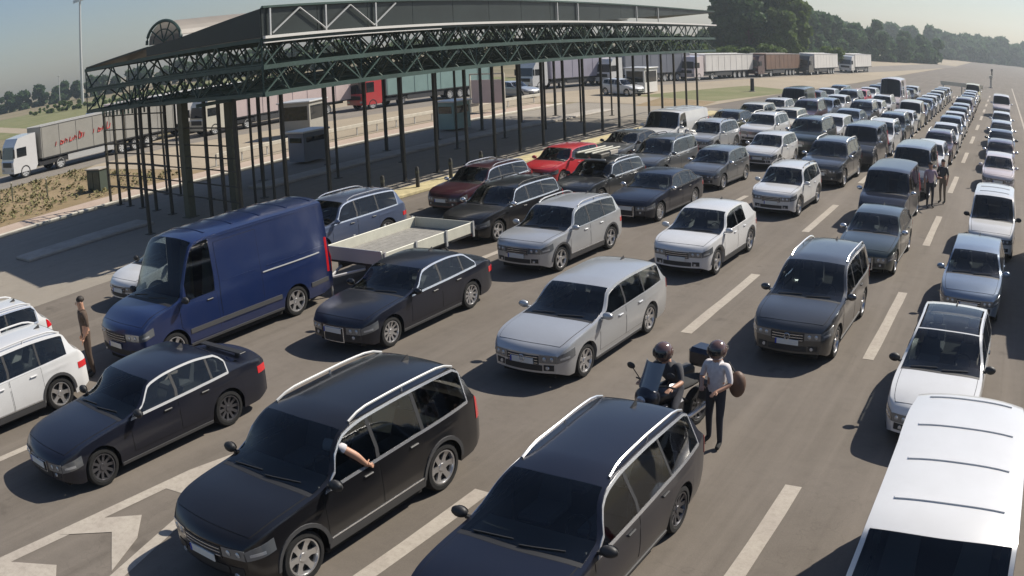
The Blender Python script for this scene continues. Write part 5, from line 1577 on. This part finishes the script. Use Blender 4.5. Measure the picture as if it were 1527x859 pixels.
# forearm resting on the open driver window of the cladded SUV
arm = thing('person', 'driver bare forearm resting out of the window of the black cladded SUV', 'person', (-6.80, 6.98, -.07))
J = {'el': (Vector((-.12, -.16, 1.44)), .056), 'md': (Vector((.02, -.03, 1.30)), .052), 'wr': (Vector((.045, .07, 1.17)), .038), 'pm': (Vector((.055, .13, 1.12)), (.036, .02))}
Bn = [('el', 'md'), ('md', 'wr'), ('wr', 'pm')]
for i, o_ in enumerate((-.03, -.01, .01, .03)):
    J['a%d' % i] = (Vector((.06, .17, 1.10+o_)), .0095); J['b%d' % i] = (Vector((.045, .225-.01*abs(i-1), 1.085+o_)), .008)
    Bn += [('pm', 'a%d' % i), ('a%d' % i, 'b%d' % i)]
J['t1'] = (Vector((.045, .12, 1.165)), .011); J['t2'] = (Vector((.04, .16, 1.18)), .009); Bn += [('pm', 't1'), ('t1', 't2')]
skinned('forearm', J, Bn, {}, [M['skin']], arm, 2)
b = MB(); b.tube([(-.30, -.22, 1.46), (-.12, -.16, 1.44), (-.08, -.12, 1.40)], .075, 10, r2=.066); b.build('sleeve', [C_white], arm)

# ------------------------------------------------------------------ motorcycle
mc = thing('motorcycle', 'dark touring motorcycle with round mirrors and top case between two dark cars', 'motorcycle', (-4.92, 10.52, .004), -.24)
tm, km, dm = wheel_meshes(.31, .14, 10, 'thin')
for yc in (.15, 1.62):
    o = bpy.data.objects.new('wheel', dm.mesh('wheel', [M['under']])); COL.objects.link(o); o.parent = mc; o.location = (0, yc, .31)
    tm.build('tyre', [M['rubber']], o); km.build('rim', [M['rimdark']], o)
b = MB()
for sg in (1, -1): b.tube([(sg*.10, .15, .31), (sg*.10, .34, .70), (sg*.10, .44, .98)], .026, 8)
b.build('front_fork', [M['chrome']], mc)
b = MB(); b.ell((0, .15, .42), .085, .30, .22, 12, 8, zmin=.1); b.build('front_mudguard', [PAINT['navyblack']], mc)
b = MB(); b.ell((0, .82, .80), .17, .34, .17, 16, 10); b.build('fuel_tank', [PAINT['navyblack']], mc)
b = MB(); b.box(-.16, .16, .55, 1.10, .26, .68, 0, .06); b.build('engine', [M['rimdark']], mc)
b = MB(); b.tube([(0, .44, .92), (0, .70, .62), (0, 1.2, .55), (0, 1.62, .31)], .035, 6); b.tube([(0, .9, .70), (0, 1.7, .80)], .03, 6); b.build('frame', [M['trim']], mc)
b = MB(); b.ell((0, 1.28, .80), .16, .42, .075, 14, 8); b.build('saddle', [M['rubber']], mc)
b = MB(); b.tube([(-.36, .56, 1.02), (-.22, .50, 1.04), (0, .46, 1.0), (.22, .50, 1.04), (.36, .56, 1.02)], .014, 6); b.build('handlebar', [M['trim']], mc)
for sg in (1, -1):
    b = MB(); b.tube([(sg*.24, .50, 1.04), (sg*.34, .44, 1.22)], .008, 5); b.ell((sg*.36, .43, 1.25), .075, .02, .05, 12, 8); b.build('mirror', [M['trim']], mc)
    b = MB(); b.box(min(sg*.18, sg*.40), max(sg*.18, sg*.40), 1.35, 1.85, .52, .88, 0, .05); b.build('pannier', [M['clad']], mc)
b = MB(); b.ell((0, .36, .86), .20, .17, .18, 16, 10); fr_ = b.build('fairing', [PAINT['navyblack']], mc)
b = MB(); b.ell((0, .205, .86), .085, .03, .075, 14, 8); b.build('headlight', [M['lamp']], fr_)
b = MB(); fn = lambda u, v: (.18*math.sin(u), .42-.12*math.cos(u)+.18*v, 1.0+.36*v)
patch(b, fn, -1.2, 1.2, 0., 1., 10, 5, .003, 0, (0, .6, 1.1)); b.build('windscreen', [M['lampdark']], fr_)
b = MB(); b.box(-.22, .22, 1.62, 1.98, .92, 1.22, 0, .06); b.build('top_case', [PAINT['navyblack']], mc)
b = MB(); b.tube([(.14, .75, .35), (.17, 1.2, .32), (.20, 1.75, .42)], .035, 8, r2=.05); b.build('exhaust', [M['chrome']], mc)

# ------------------------------------------------------------------ lorry beyond the right edge (casts the shade on the empty lane)
lr = lorry(3.45, 19.2, 0, 'white', 'trailer_white', 'tall white lorry on the right whose shade falls on the empty lane', H=3.6, L=7.0)

# ------------------------------------------------------------------ summer haze
hm = bpy.data.materials.new('haze'); hm.use_nodes = True
t = hm.node_tree; t.nodes.clear()
vo = t.nodes.new('ShaderNodeVolumePrincipled'); vo.inputs['Density'].default_value = .0005
vo.inputs['Color'].default_value = (.84, .93, 1.0, 1); vo.inputs['Anisotropy'].default_value = .5
mo = t.nodes.new('ShaderNodeOutputMaterial'); t.links.new(vo.outputs[0], mo.inputs['Volume'])
USE_HAZE = True
if USE_HAZE:
    b = MB(); b.box(-700, 420, -70, 800, -1., 34.)
    b.build('haze', [hm], smooth=False, kind='stuff')
